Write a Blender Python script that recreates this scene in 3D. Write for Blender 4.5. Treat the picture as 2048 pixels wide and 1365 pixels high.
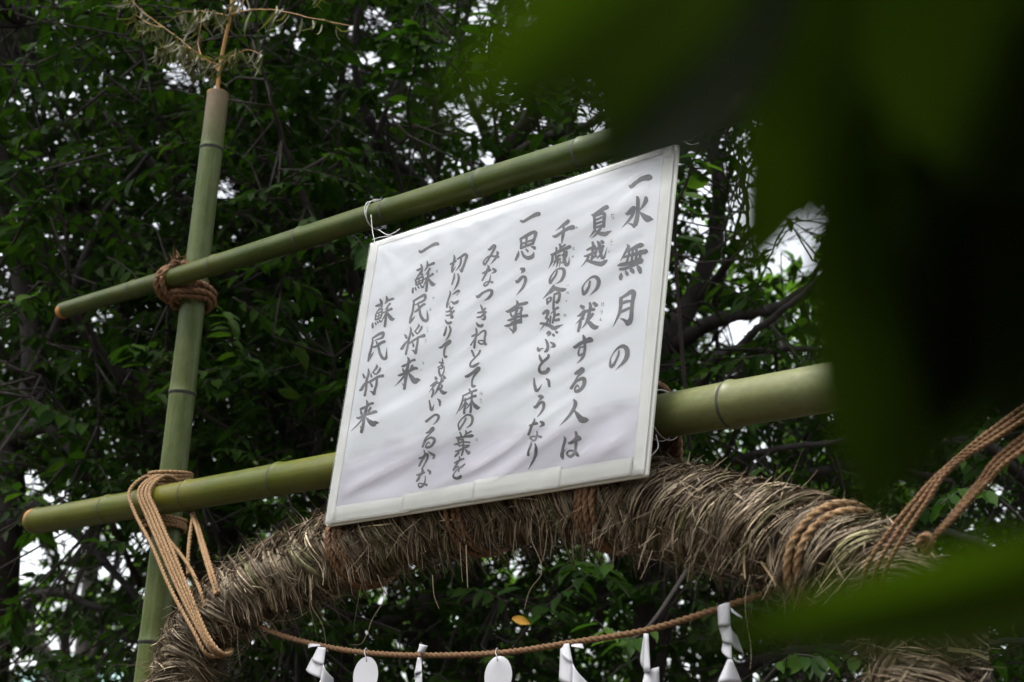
import bpy, bmesh, math, random
import numpy as np
from mathutils import Vector, Matrix

rng = np.random.default_rng(7)
random.seed(7)
for o in list(bpy.data.objects):
    bpy.data.objects.remove(o)
scene = bpy.context.scene
COL = scene.collection
rad = math.radians

# ------------------------------------------------------------------ camera
F = 3415.0
R = np.array([[0.71096566, -0.17496938, -0.681112],
              [0.70110481, 0.2515454, 0.66721582],
              [0.05458825, -0.95189843, 0.30151201]])
CAM = np.array([0.0, 0.0, 1.6])
cd = bpy.data.cameras.new("camera")
cam = bpy.data.objects.new("camera", cd)
COL.objects.link(cam)
scene.camera = cam
m = Matrix.Identity(4)
for i, ax in enumerate((R @ [1, 0, 0], R @ [0, -1, 0], R @ [0, 0, -1])):
    for j in range(3):
        m[j][i] = ax[j]
m[0][3], m[1][3], m[2][3] = CAM
cam.matrix_world = m
cd.sensor_width = 36
cd.lens = F / 2048 * 36
cd.clip_start = 0.05
cd.clip_end = 600
cd.dof.use_dof = True
cd.dof.focus_distance = 3.95
cd.dof.aperture_fstop = 4.2
cd.dof.aperture_blades = 9

# ------------------------------------------------------------------ light
SUN_EL, SUN_AZ = rad(68), rad(205)      # azimuth clockwise from +Y
world = bpy.data.worlds.new("World")
scene.world = world
world.use_nodes = True
nt = world.node_tree
nt.nodes.clear()
sky = nt.nodes.new("ShaderNodeTexSky")
sky.sky_type = 'NISHITA'
sky.sun_disc = False
sky.sun_elevation = SUN_EL
sky.sun_rotation = SUN_AZ
sky.dust_density = 4.0
sky.air_density = 1.0
hs = nt.nodes.new("ShaderNodeHueSaturation")
hs.inputs['Saturation'].default_value = 0.22
bg = nt.nodes.new("ShaderNodeBackground")
bg.inputs['Strength'].default_value = 0.135
wo = nt.nodes.new("ShaderNodeOutputWorld")
nt.links.new(sky.outputs[0], hs.inputs['Color'])
nt.links.new(hs.outputs[0], bg.inputs['Color'])
nt.links.new(bg.outputs[0], wo.inputs['Surface'])
sd = bpy.data.lights.new("sun", 'SUN')
sd.energy = 1.5
sd.angle = rad(22)
sd.color = (1.0, 0.97, 0.92)
sun = bpy.data.objects.new("sun", sd)
COL.objects.link(sun)
sdir = Vector((math.sin(SUN_AZ) * math.cos(SUN_EL), math.cos(SUN_AZ) * math.cos(SUN_EL), math.sin(SUN_EL)))
sun.rotation_euler = sdir.to_track_quat('Z', 'Y').to_euler()
vs = scene.view_settings
vs.view_transform = 'Standard'
vs.look = 'None'
vs.gamma = 1
vs.exposure = 1.95
vs.use_curve_mapping = False
scene.cycles.max_bounces = 8
scene.cycles.transparent_max_bounces = 12

# ------------------------------------------------------------------ helpers
def ray(u, v):
    return R @ np.array([u - 1024.0, v - 682.5, F])

def at(u, v, y):
    r = ray(u, v)
    return r * (y / r[1]) + CAM

def atd(u, v, d):
    return ray(u, v) * (d / F) + CAM

def proj(P):
    c = (np.asarray(P) - CAM) @ R
    return c[..., 0] / c[..., 2] * F + 1024, c[..., 1] / c[..., 2] * F + 682.5, c[..., 2]

def tag(o, label=None, cat=None, group=None, kind=None):
    if label: o['label'] = label
    if cat: o['category'] = cat
    if group: o['group'] = group
    if kind: o['kind'] = kind
    return o

def empty(name, loc, label, cat, group=None):
    o = bpy.data.objects.new(name, None)
    COL.objects.link(o)
    o.location = Vector([float(a) for a in loc])
    o.empty_display_size = 0.05
    return tag(o, label, cat, group)

def link_mesh(name, me, mat, parent=None):
    o = bpy.data.objects.new(name, me)
    COL.objects.link(o)
    if mat and not me.materials:
        me.materials.append(mat)
    if parent:
        o.parent = parent
        o.matrix_parent_inverse = Matrix.Translation(-Vector(parent.location))
    return o

class MB:
    """collects vertices and faces"""
    def __init__(s):
        s.v = []; s.f = []
    def add(s, vv, ff):
        n = len(s.v)
        s.v.extend([tuple(map(float, p)) for p in vv])
        s.f.extend([tuple(i + n for i in f) for f in ff])
    def mesh(s, name, smooth=True):
        me = bpy.data.meshes.new(name)
        me.from_pydata(s.v, [], s.f)
        if smooth:
            me.polygons.foreach_set('use_smooth', [True] * len(me.polygons))
        me.update()
        return me
    def build(s, name, mat, parent=None, smooth=True):
        return link_mesh(name, s.mesh(name, smooth), mat, parent)

def np_mesh(name, V, loops, sizes, smooth=True):
    me = bpy.data.meshes.new(name)
    me.vertices.add(len(V))
    me.vertices.foreach_set('co', np.asarray(V, dtype=np.float32).ravel())
    me.loops.add(len(loops))
    me.loops.foreach_set('vertex_index', np.asarray(loops, dtype=np.int32))
    me.polygons.add(len(sizes))
    st = np.concatenate([[0], np.cumsum(sizes)[:-1]]).astype(np.int32)
    me.polygons.foreach_set('loop_start', st)
    if smooth:
        me.polygons.foreach_set('use_smooth', np.ones(len(sizes), dtype=bool))
    me.update(calc_edges=True)
    me.validate()
    return me

def frames(P):
    P = np.asarray(P, dtype=float)
    T = np.gradient(P, axis=0)
    T /= np.linalg.norm(T, axis=1)[:, None] + 1e-12
    up = np.array([0.0, 0, 1]) if abs(T[0][2]) < 0.9 else np.array([0.0, 1, 0])
    n = np.cross(T[0], up); n /= np.linalg.norm(n)
    N = []
    for t in T:
        n = n - (n @ t) * t
        n /= np.linalg.norm(n) + 1e-12
        N.append(n)
    N = np.array(N)
    return T, N, np.cross(T, N)

def catmull(P, k):
    P = np.asarray(P, dtype=float)
    if len(P) < 3:
        t = np.linspace(0, 1, k * (len(P) - 1) + 1)[:, None]
        return P[0] * (1 - t) + P[-1] * t
    Q = np.vstack([2 * P[0] - P[1], P, 2 * P[-1] - P[-2]])
    out = []
    for i in range(1, len(Q) - 2):
        p0, p1, p2, p3 = Q[i - 1:i + 3]
        for t in np.arange(k) / k:
            out.append(0.5 * ((2 * p1) + (-p0 + p2) * t + (2 * p0 - 5 * p1 + 4 * p2 - p3) * t * t + (-p0 + 3 * p1 - 3 * p2 + p3) * t ** 3))
    out.append(P[-1])
    return np.array(out)

def tube(mb, P, r, n=8, cap=True, jit=0.0):
    P = np.asarray(P, dtype=float)
    r = np.broadcast_to(np.asarray(r, dtype=float), (len(P),))
    T, N, B = frames(P)
    a = np.linspace(0, 2 * np.pi, n, endpoint=False)
    vv = []
    for i in range(len(P)):
        rr = r[i] * (1 + (rng.uniform(-jit, jit, n) if jit else 0))
        vv.append(P[i] + (np.cos(a) * rr)[:, None] * N[i] + (np.sin(a) * rr)[:, None] * B[i])
    vv = np.vstack(vv)
    ff = []
    for i in range(len(P) - 1):
        for j in range(n):
            ff.append((i * n + j, i * n + (j + 1) % n, (i + 1) * n + (j + 1) % n, (i + 1) * n + j))
    if cap:
        ff.append(tuple(range(n))[::-1])
        ff.append(tuple((len(P) - 1) * n + j for j in range(n)))
    mb.add(vv, ff)

def resample(P, step):
    P = np.asarray(P, dtype=float)
    L = np.concatenate([[0], np.cumsum(np.linalg.norm(np.diff(P, axis=0), axis=1))])
    n = max(2, int(L[-1] / step) + 1)
    s = np.linspace(0, L[-1], n)
    return np.array([np.interp(s, L, P[:, k]) for k in range(3)]).T, s

def rope(mb, pts, r, pitch=7.5, step=None, fuzz=1.0, k=8, phase=0.0):
    """three-strand twisted rope along a smooth path"""
    P = catmull(pts, k)
    P, s = resample(P, step or r * 0.55)
    T, N, B = frames(P)
    n = 15
    a = np.linspace(0, 2 * np.pi, n, endpoint=False)
    vv = []
    for i in range(len(P)):
        tw = s[i] / (r * pitch) * 2 * np.pi / 1.0 + phase
        lob = 0.50 + 0.56 * np.abs(np.cos(1.5 * (a - tw))) ** .9
        rr = r * lob
        vv.append(P[i] + (np.cos(a) * rr)[:, None] * N[i] + (np.sin(a) * rr)[:, None] * B[i])
    vv = np.vstack(vv)
    ff = []
    for i in range(len(P) - 1):
        for j in range(n):
            ff.append((i * n + j, i * n + (j + 1) % n, (i + 1) * n + (j + 1) % n, (i + 1) * n + j))
    ff.append(tuple(range(n))[::-1]); ff.append(tuple((len(P) - 1) * n + j for j in range(n)))
    mb.add(vv, ff)
    nh = int(s[-1] * 260 * fuzz)
    for _ in range(nh):
        i = rng.integers(1, len(P) - 1)
        an = rng.uniform(0, 2 * np.pi)
        d = np.cos(an) * N[i] + np.sin(an) * B[i]
        p0 = P[i] + d * r * 0.85
        dirv = d * 0.8 + T[i] * rng.uniform(-1.3, 1.3) + rng.normal(0, .3, 3)
        L = rng.uniform(0.5, 1.5) * r * 1.1
        p1 = p0 + dirv * L * .5; p2 = p1 + (dirv + rng.normal(0, .5, 3)) * L * .5
        w = np.cross(dirv, rng.normal(0, 1, 3)); w = w / np.linalg.norm(w) * 0.00035
        mb.add([p0 - w, p0 + w, p1 + w, p1 - w, p2], [(0, 1, 2, 3), (3, 2, 4)])

# ------------------------------------------------------------------ materials
def new_mat(name):
    mt = bpy.data.materials.new(name)
    mt.use_nodes = True
    t = mt.node_tree
    b = t.nodes['Principled BSDF']
    return mt, t, b

def node(t, typ, **kw):
    n = t.nodes.new(typ)
    for k, v in kw.items():
        if k.startswith('i_'):
            key = k[2:]
            key = int(key) if key.isdigit() else key
            n.inputs[key].default_value = v
        else:
            setattr(n, k, v)
    return n

def ramp(t, src, stops):
    r = t.nodes.new('ShaderNodeValToRGB')
    el = r.color_ramp.elements
    while len(el) < len(stops):
        el.new(0.5)
    for e, (p, c) in zip(el, stops):
        e.position = p
        e.color = (*c, 1) if len(c) == 3 else c
    t.links.new(src, r.inputs[0])
    return r

def noise(t, scale, detail=4, rough=.55, vec=None, sc=None):
    n = node(t, 'ShaderNodeTexNoise')
    n.inputs['Scale'].default_value = scale
    n.inputs['Detail'].default_value = detail
    n.inputs['Roughness'].default_value = rough
    tc = t.nodes.new('ShaderNodeTexCoord')
    src = tc.outputs['Object'] if vec is None else vec
    if sc:
        mp = t.nodes.new('ShaderNodeMapping')
        mp.inputs['Scale'].default_value = sc
        t.links.new(src, mp.inputs['Vector'])
        src = mp.outputs[0]
    t.links.new(src, n.inputs['Vector'])
    return n

def mixc(t, fac, a, b, typ='MIX'):
    n = t.nodes.new('ShaderNodeMix')
    n.data_type = 'RGBA'; n.blend_type = typ
    for s, val in ((0, fac), (6, a), (7, b)):
        if isinstance(val, (int, float)):
            n.inputs[s].default_value = val
        elif isinstance(val, tuple):
            n.inputs[s].default_value = (*val, 1)
        else:
            t.links.new(val, n.inputs[s])
    return n.outputs[2]

def bump(t, b, src, strength, dist):
    bp = t.nodes.new('ShaderNodeBump')
    bp.inputs['Strength'].default_value = strength
    bp.inputs['Distance'].default_value = dist
    t.links.new(src, bp.inputs['Height'])
    t.links.new(bp.outputs[0], b.inputs['Normal'])

def island(t):
    return t.nodes.new('ShaderNodeNewGeometry').outputs['Random Per Island']

def objrand(t):
    return t.nodes.new('ShaderNodeObjectInfo').outputs['Random']

def leaf_material(name, stops, trans=0.35, trans_gain=1.6, rough=.42, use_obj=False, spec=.45):
    mt, t, b = new_mat(name)
    src = island(t)
    if use_obj:
        ad = node(t, 'ShaderNodeMath', operation='ADD')
        t.links.new(src, ad.inputs[0]); t.links.new(objrand(t), ad.inputs[1])
        fr = node(t, 'ShaderNodeMath', operation='FRACT'); t.links.new(ad.outputs[0], fr.inputs[0])
        src = fr.outputs[0]
    cr = ramp(t, src, [(p, tuple(x * 1.0 for x in c)) for p, c in stops])
    nz = noise(t, 35.0, 3)
    col = mixc(t, nz.outputs[0], cr.outputs[0], (0.5, 0.5, 0.5), 'OVERLAY')
    t.links.new(col, b.inputs['Base Color'])
    b.inputs['Roughness'].default_value = rough
    b.inputs['Specular IOR Level'].default_value = spec
    tr = t.nodes.new('ShaderNodeBsdfTranslucent')
    g = mixc(t, 1.0, col, (trans_gain * .9, trans_gain * 1.1, trans_gain * .35), 'MULTIPLY')
    t.links.new(g, tr.inputs['Color'])
    mx = t.nodes.new('ShaderNodeMixShader')
    mx.inputs[0].default_value = trans
    t.links.new(b.outputs[0], mx.inputs[1]); t.links.new(tr.outputs[0], mx.inputs[2])
    t.links.new(mx.outputs[0], t.nodes['Material Output'].inputs['Surface'])
    return mt

M = {}
M['leaf'] = leaf_material('cherry_leaf', [(0, (.010, .024, .004)), (.5, (.018, .042, .006)), (.85, (.025, .053, .008)), (1, (.038, .070, .012))], .38, 1.7, .6, spec=.09)
M['leaf_obj'] = leaf_material('cherry_leaf_near', [(0, (.012, .030, .005)), (.5, (.020, .050, .007)), (.85, (.032, .070, .010)), (1, (.050, .092, .014))], .38, 1.7, .55, True, spec=.13)
M['sunlit_far_leaf'] = leaf_material('sunlit_far_leaf', [(0, (.028, .06, .010)), (.6, (.045, .09, .012)), (1, (.08, .13, .020))], .45, 2.0, .5, spec=.2)  # sunlit brightness of the far trees put into the leaf colour
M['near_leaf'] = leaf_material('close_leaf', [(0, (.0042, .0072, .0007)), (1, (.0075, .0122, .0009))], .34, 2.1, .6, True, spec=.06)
M['lit_leaf'] = leaf_material('lit_close_leaf', [(0, (.0155, .025, .0018)), (1, (.0175, .028, .002))], .38, 2.1, .6, True, spec=.06)  # lighter copy of the close leaf: stronger light painted into its colour
M['yellow_leaf'] = leaf_material('yellow_leaf', [(0, (.55, .28, .02)), (1, (.5, .25, .02))], .3, 1.2)
M['dry_leaf'] = leaf_material('dry_bamboo_leaf', [(0, (.035, .045, .014)), (.5, (.065, .066, .026)), (1, (.12, .09, .04))], .3, 1.3, .6)

def bark(name, c1, c2):
    mt, t, b = new_mat(name)
    n1 = noise(t, 14, 6, .65)
    cr = ramp(t, n1.outputs[0], [(.3, c1), (.7, c2)])
    t.links.new(cr.outputs[0], b.inputs['Base Color'])
    b.inputs['Roughness'].default_value = .85
    n2 = noise(t, 60, 5, .7)
    bump(t, b, n2.outputs[0], .6, .01)
    return mt
M['bark'] = bark('cherry_bark', (.012, .009, .008), (.040, .032, .030))
M['twig'] = bark('twig_bark', (.011, .008, .006), (.030, .021, .017))

def bamboo_mat(name, axis, base, pale, dark, bloom=.4, tip=None):
    """axis: 'X' or 'Z' long axis in object space; streaks along it"""
    mt, t, b = new_mat(name)
    base, pale, dark = [tuple(x * .68 for x in c) for c in (base, pale, dark)]
    if tip: tip = (tuple(x * .70 for x in tip[0]), tip[1], tip[2])
    st = (.6, 26, 26) if axis == 'X' else (26, 26, .6)
    n1 = noise(t, 3.0, 5, .6, sc=st)
    n2 = noise(t, 5.0, 5, .65, sc=((1.5, 4, 4) if axis == 'X' else (4, 4, 1.5)))
    n3 = noise(t, 120, 3, .6, sc=((.5, 1, 1) if axis == 'X' else (1, 1, .5)))
    c = ramp(t, n1.outputs[0], [(.3, dark), (.5, base), (.75, pale)])
    r2 = ramp(t, n2.outputs[0], [(.42, (0, 0, 0)), (.68, (bloom, bloom, bloom))])
    c2 = mixc(t, r2.outputs[0], c.outputs[0], (.085, .10, .040))
    c3 = mixc(t, .30, c2, n3.outputs[0], 'OVERLAY')
    n5 = noise(t, 1.7, 4, .7, sc=((1.2, 3, 3) if axis == 'X' else (3, 3, 1.2)))
    r5 = ramp(t, n5.outputs[0], [(.50, (0, 0, 0)), (.66, (.55, .55, .55))])
    c3 = mixc(t, r5.outputs[0], c3, (pale[0] * 1.25, pale[1] * .95, pale[2] * .9))
    n6 = noise(t, 9, 2, .5, sc=((.35, 14, 14) if axis == 'X' else (14, 14, .35)))
    r6 = ramp(t, n6.outputs[0], [(.66, (0, 0, 0)), (.70, (.6, .6, .6))])
    c3 = mixc(t, r6.outputs[0], c3, (.045, .038, .022))
    n7 = noise(t, 70, 2, .5)
    r7 = ramp(t, n7.outputs[0], [(.70, (0, 0, 0)), (.76, (.5, .5, .5))])
    c3 = mixc(t, r7.outputs[0], c3, (.03, .026, .015))
    if tip:
        tc = t.nodes.new('ShaderNodeTexCoord')
        sp = t.nodes.new('ShaderNodeSeparateXYZ')
        t.links.new(tc.outputs['Object'], sp.inputs[0])
        mr = t.nodes.new('ShaderNodeMapRange')
        mr.inputs[1].default_value, mr.inputs[2].default_value = tip[1], tip[2]
        t.links.new(sp.outputs['Z' if axis == 'Z' else 'X'], mr.inputs[0])
        ml = node(t, 'ShaderNodeMath', operation='MULTIPLY_ADD'); ml.use_clamp = True
        ml.inputs[1].default_value = 1.6; t.links.new(mr.outputs[0], ml.inputs[0])
        sb = node(t, 'ShaderNodeMath', operation='MULTIPLY'); sb.inputs[1].default_value = -.8
        t.links.new(n2.outputs[0], sb.inputs[0]); t.links.new(sb.outputs[0], ml.inputs[2])
        c3 = mixc(t, ml.outputs[0], c3, mixc(t, .4, tip[0], n3.outputs[0], 'OVERLAY'))
    t.links.new(c3, b.inputs['Base Color'])
    b.inputs['Roughness'].default_value = .42
    b.inputs['Specular IOR Level'].default_value = .2
    bump(t, b, n1.outputs[0], .15, .002)
    return mt

DIM = ('bamboo_node', 'bamboo_cut', 'bamboo_hollow', 'golden_stalk', 'coir_rope', 'straw_rope', 'hanging_rope', 'white_paper', 'packed_grass', 'pale_straw', 'white_string')
def simple(name, col, rough=.6, var=.25, scale=30, bmp=0.0, spec=.3):
    mt, t, b = new_mat(name)
    n1 = noise(t, scale, 5, .6)
    if name in DIM: col = tuple(x * .72 for x in col)
    c = ramp(t, n1.outputs[0], [(.25, tuple(x * (1 - var) for x in col)), (.75, tuple(min(1, x * (1 + var)) for x in col))])
    t.links.new(c.outputs[0], b.inputs['Base Color'])
    b.inputs['Roughness'].default_value = rough
    b.inputs['Specular IOR Level'].default_value = spec
    if bmp:
        bump(t, b, n1.outputs[0], bmp, .003)
    return mt
M['node'] = simple('bamboo_node', (.035, .037, .028), .75, .5, 60)
M['cut'] = simple('bamboo_cut', (.42, .17, .035), .6, .3, 40)
M['hollow'] = simple('bamboo_hollow', (.12, .08, .04), .8)
M['gold'] = simple('golden_stalk', (.33, .16, .03), .4, .25, 25)
M['coir'] = simple('coir_rope', (.17, .088, .042), .85, .5, 220, .5)
M['jute'] = simple('straw_rope', (.25, .150, .070), .85, .45, 200, .5)
M['hemp'] = simple('hanging_rope', (.18, .098, .045), .85, .5, 200, .5)
M['string'] = simple('white_string', (.62, .62, .60), .6, .1, 90)
M['shide'] = simple('white_paper', (.50, .50, .53), .7, .03, 8)

def straw_mat(name, stops):
    mt, t, b = new_mat(name)
    cr = ramp(t, island(t), [(p, tuple(x * .88 for x in c)) for p, c in stops])
    n1 = noise(t, 90, 3)
    c = mixc(t, .5, cr.outputs[0], n1.outputs[0], 'OVERLAY')
    t.links.new(c, b.inputs['Base Color'])
    b.inputs['Roughness'].default_value = .6
    b.inputs['Specular IOR Level'].default_value = .12
    return mt
M['straw'] = straw_mat('dry_grass', [(0, (.030, .020, .012)), (.25, (.085, .060, .036)), (.55, (.17, .132, .088)), (.72, (.11, .092, .058)), (.88, (.24, .19, .13)), (1, (.40, .32, .20))])
M['straw_green'] = straw_mat('greenish_grass', [(0, (.04, .040, .014)), (.5, (.11, .10, .045)), (1, (.24, .21, .11))])
M['core'] = simple('packed_grass', (.012, .008, .005), .9, .5, 50, .8)

# ------------------------------------------------------------------ setting
mb = MB()
mb.add([(-300, -300, 0), (300, -300, 0), (300, 300, 0), (-300, 300, 0)], [(0, 1, 2, 3)])
g = mb.build('ground', simple('packed_earth', (.05, .042, .03), .95, .35, 3, .3), None, False)
tag(g, kind='structure')

# ------------------------------------------------------------------ bamboo frame
YB = 2.590      # plane of the two cross bars
YP = 2.672      # plane of the uprights

def bamboo(name, P0, P1, r0, r1, nodes_t, mat, label, cat, closed0=False, hollow1=False, hollow0=False):
    """tapered culm from P0 to P1 with swollen nodes; built along its own axis"""
    P0, P1 = np.array(P0, float), np.array(P1, float)
    L = np.linalg.norm(P1 - P0)
    ax = (P1 - P0) / L
    root = empty(name, P0, label, cat)
    axis = 'X' if abs(ax[0]) > .7 else 'Z'
    # object space: long axis on X or Z
    q = Vector(ax).rotation_difference(Vector((1, 0, 0) if axis == 'X' else (0, 0, 1))).inverted()
    root.rotation_mode = 'QUATERNION'; root.rotation_quaternion = q
    e = np.eye(3)[0 if axis == 'X' else 2]
    n1 = np.eye(3)[1]; n2 = np.cross(e, n1)
    ns = 40
    a = np.linspace(0, 2 * np.pi, ns, endpoint=False)
    ts = sorted(set([0.0, L] + list(np.arange(.02, L - .01, .03)) + [x + d for x in nodes_t for d in (-.012, -.007, -.0035, -.001, .0015, .004, .008, .014) if 0 < x + d < L]))
    mbb = MB(); vv = []
    for t_ in ts:
        r = r0 + (r1 - r0) * t_ / L
        for x in nodes_t:
            d = t_ - x
            r *= 1 + .055 * math.exp(-((d - .004) / .006) ** 2) - .035 * math.exp(-((d + .003) / .003) ** 2) + .02 * math.exp(-(d / .02) ** 2)
        wob = .0018 * math.sin(t_ * 3.1 + r0 * 90)
        c = e * t_ + n2 * wob
        vv.append(c + (np.cos(a) * r)[:, None] * n1 + (np.sin(a) * r)[:, None] * n2)
    ff = [(i * ns + j, i * ns + (j + 1) % ns, (i + 1) * ns + (j + 1) % ns, (i + 1) * ns + j) for i in range(len(ts) - 1) for j in range(ns)]
    mbb.add(np.vstack(vv), ff)
    def part(nm, mb_, mt, smooth=True):
        o = mb_.build(nm, mt, None, smooth); o.parent = root; return o
    part('culm', mbb, mat)
    for end, tt, r, hol in ((0, 0.0, r0, hollow0), (1, L, r1, hollow1)):
        s = -1 if end == 0 else 1
        c = MB(); rings = []
        prof = [(r * 1.002, -s * .006), (r * 1.004, 0), (r * .985, s * .0015), (r * .80, s * .0012), (r * .78, -s * .004), (r * .78, -s * .09)] if hol else \
               [(r * 1.004, -s * .018), (r * 1.012, -s * .006), (r * .99, s * .002), (r * .9, s * .009), (r * .6, s * .0135), (r * .15, s * .0145)]
        for rr, dz in prof:
            rings.append(e * (tt + dz) + (np.cos(a) * rr)[:, None] * n1 + (np.sin(a) * rr)[:, None] * n2)
        ff = [(i * ns + j, i * ns + (j + 1) % ns, (i + 1) * ns + (j + 1) % ns, (i + 1) * ns + j) for i in range(len(prof) - 1) for j in range(ns)]
        ff.append(tuple((len(prof) - 1) * ns + j for j in range(ns)))
        c.add(np.vstack(rings), ff)
        part('cut_end', c, M['cut'])
    for x in nodes_t:
        if not (.01 < x < L - .01): continue
        r = (r0 + (r1 - r0) * x / L)
        c = MB(); rings = []
        prof = [(r * .99, -.0080), (r * 1.014, -.0058), (r * 1.028, -.0015), (r * 1.075, .0012), (r * 1.07, .004), (r * 1.0, .0075)]
        for rr, dz in prof:
            jit = 1 + rng.uniform(-.004, .004, ns)
            rings.append(e * (x + dz) + n2 * .0018 * math.sin(x * 3.1 + r0 * 90) + (np.cos(a) * rr * jit)[:, None] * n1 + (np.sin(a) * rr * jit)[:, None] * n2)
        c.add(np.vstack(rings), [(i * ns + j, i * ns + (j + 1) % ns, (i + 1) * ns + (j + 1) % ns, (i + 1) * ns + j) for i in range(len(prof) - 1) for j in range(ns)])
        part('node_ring', c, M['node'])
    return root

bm_up = bamboo_mat('bamboo_upper', 'X', (.032, .052, .002), (.062, .084, .007), (.018, .034, .001), .3)
bm_lo = bamboo_mat('bamboo_lower', 'X', (.070, .082, .003), (.105, .115, .009), (.045, .060, .002), .25, tip=((.135, .145, .062), 1.6, 3.1))
bm_lo2 = None
bm_pole = bamboo_mat('bamboo_upright', 'Z', (.056, .082, .013), (.10, .13, .034), (.034, .056, .007), .6, tip=((.36, .25, .15), 1.62 - .16 + 2.18 - 0, 1.62 + 2.2))

# upright on the left: foot at the ground, hollow top end
pt = at(429, 190, YP); pb = at(372, 787, YP)
PX = (pt[0] + pb[0]) / 2
ptop, pbot = np.array([PX, YP, pt[2]]), np.array([PX, YP, 0.0])
HP = ptop[2]
bm_pole = bamboo_mat('bamboo_upright', 'Z', (.056, .082, .013), (.10, .13, .034), (.034, .056, .007), .6, tip=((.155, .115, .062), HP - .25, HP + .0))
zn = [at(416, 302, YP)[2], at(372, 787, YP)[2]]
gap = zn[0] - zn[1]
nd = [zn[0], zn[1], zn[1] - gap * .93, zn[1] - gap * 1.8, zn[1] - gap * 2.6, zn[1] - gap * 3.3]
pole = bamboo('bamboo_pole', pbot, ptop, .052, .0330, sorted(x for x in nd if x > .05), bm_pole,
              'pale green upright bamboo pole with a cut tan top, left of the sign', 'bamboo pole', hollow1=True)
pole2 = bamboo('bamboo_pole', (-1.02, YP, 0), (-1.02, YP, HP), .053, .0335, sorted(x - .1 for x in nd if x > .15), bm_pole,
               'right upright bamboo pole of the frame, beyond the hanging ropes', 'bamboo pole', hollow1=True)

def barnodes(pxs, x0):
    return [at(u, v, YB)[0] - x0 for u, v in pxs]
a0 = at(126, 621, YB); ZU0 = a0[2]
ub = at(1180, 300, YB)
xE = -.45
def bz(x): return ZU0 + (ub[2] - ZU0) * (x - a0[0]) / (ub[0] - a0[0])
nn = barnodes([(270, 572), (431, 533), (602, 486), (777, 430), (965, 370), (1165, 306)], a0[0])
step = nn[-1] - nn[-2]
nn += [nn[-1] + step * k for k in (1.0, 2.0, 3.0, 4.0, 5.0, 6.0, 7.0) if a0[0] + nn[-1] + step * k < xE - .05]
upper = bamboo('bamboo_bar', (a0[0], YB, ZU0 - .002), (xE, YB, bz(xE)), .0255, .0425, nn, bm_up,
               'upper dark green bamboo crossbar that the sign hangs from', 'bamboo bar', hollow1=True)
b0 = at(68, 1043, YB); ZL0 = b0[2]; lb = at(1640, 778, YB)
def bzl(x): return ZL0 + (lb[2] - ZL0) * (x - b0[0]) / (lb[0] - b0[0])
nn = barnodes([(77, 1042), (219, 1018), (381, 988), (560, 960)], b0[0])
st2 = nn[3] - nn[2]
x_ = nn[3]
while b0[0] + x_ + st2 < at(1464, 808, YB)[0] - .15:
    x_ += st2 * 1.0; nn.append(x_)
nn.append(at(1464, 808, YB)[0] - b0[0]); nn.append(nn[-1] + .40); nn.append(nn[-1] + .42)
lower = bamboo('bamboo_bar', (b0[0], YB, ZL0), (xE, YB, bzl(xE)), .0385, .0510, nn, bm_lo,
               'lower yellow green bamboo crossbar running behind the foot of the sign', 'bamboo bar', hollow1=True)

# ------------------------------------------------------------------ sign board
SV = R @ np.array([0.1187028, -0.92479114, 0.36148442])   # up along the board
SX = np.array([1.0, 0, 0])
SN = np.cross(SX, SV); SN /= np.linalg.norm(SN)           # towards the viewer
SO = np.array([-3.122, 2.478, 2.371])
SW, SH = .987, .7356
def S(s, t, h=0.0):
    return SO + SX * s + SV * t + SN * h
def px2s(u, v):
    r = ray(u, v)
    k = ((SO - CAM) @ SN) / (r @ SN)
    P = r * k + CAM - SO
    return P @ SX, P @ SV
sign = empty('sign_board', S(SW / 2, 0), 'large white hand lettered Japanese sign wrapped in clear plastic, tied to the bamboo', 'sign')

_lat = np.random.default_rng(11).uniform(-1, 1, (8, 64, 64))
def vn(x, y, k):
    """smooth value noise on a wrapped lattice"""
    x = np.asarray(x, float); y = np.asarray(y, float)
    xi = np.floor(x).astype(int); yi = np.floor(y).astype(int)
    fx = x - xi; fy = y - yi; fx = fx * fx * (3 - 2 * fx); fy = fy * fy * (3 - 2 * fy)
    g_ = lambda i, j: _lat[k][i % 64, j % 64]
    return (g_(xi, yi) * (1 - fx) + g_(xi + 1, yi) * fx) * (1 - fy) + (g_(xi, yi + 1) * (1 - fx) + g_(xi + 1, yi + 1) * fx) * fy

def wr(s, t):
    """creases of the paper, metres"""
    s = np.asarray(s, float); t = np.asarray(t, float)
    wp = .05 * vn(s * 2.2, t * 2.2, 0)
    w = t - .20 * s - .12 * s * t + wp
    k = vn(s * 2.6 + 3, w * 15, 1) + .55 * vn(s * 4.5, w * 31 + 5, 2) + .22 * vn(s * 9, w * 70, 3)
    lowb = np.exp(-((t - .09) / .07) ** 2)
    w2 = t - .26 * s + .09 * vn(s * 2.0, t, 4)
    k2 = (.5 - np.abs(vn(s * 2.0, w2 * 20, 5))) + .4 * (.5 - np.abs(vn(s * 5, w2 * 44, 6)))
    # pull from the tied corners
    f = 0
    for cs, ct in ((.93, .72), (.04, .72)):
        rr_ = np.hypot(s - cs, t - ct) + 1e-6; an = np.arctan2(t - ct, s - cs)
        f = f + vn(an * 7 + 20, rr_ * 3, 7) * np.exp(-rr_ / .16) * np.clip(rr_ / .04, 0, 1)
    ed = np.clip(np.minimum(np.minimum(s - .03, .955 - s) / .05, np.minimum(t - .035, .725 - t) / .03), 0, 1)
    return (.0019 * k + .0046 * k2 * lowb + .0020 * f) * ed

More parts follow.
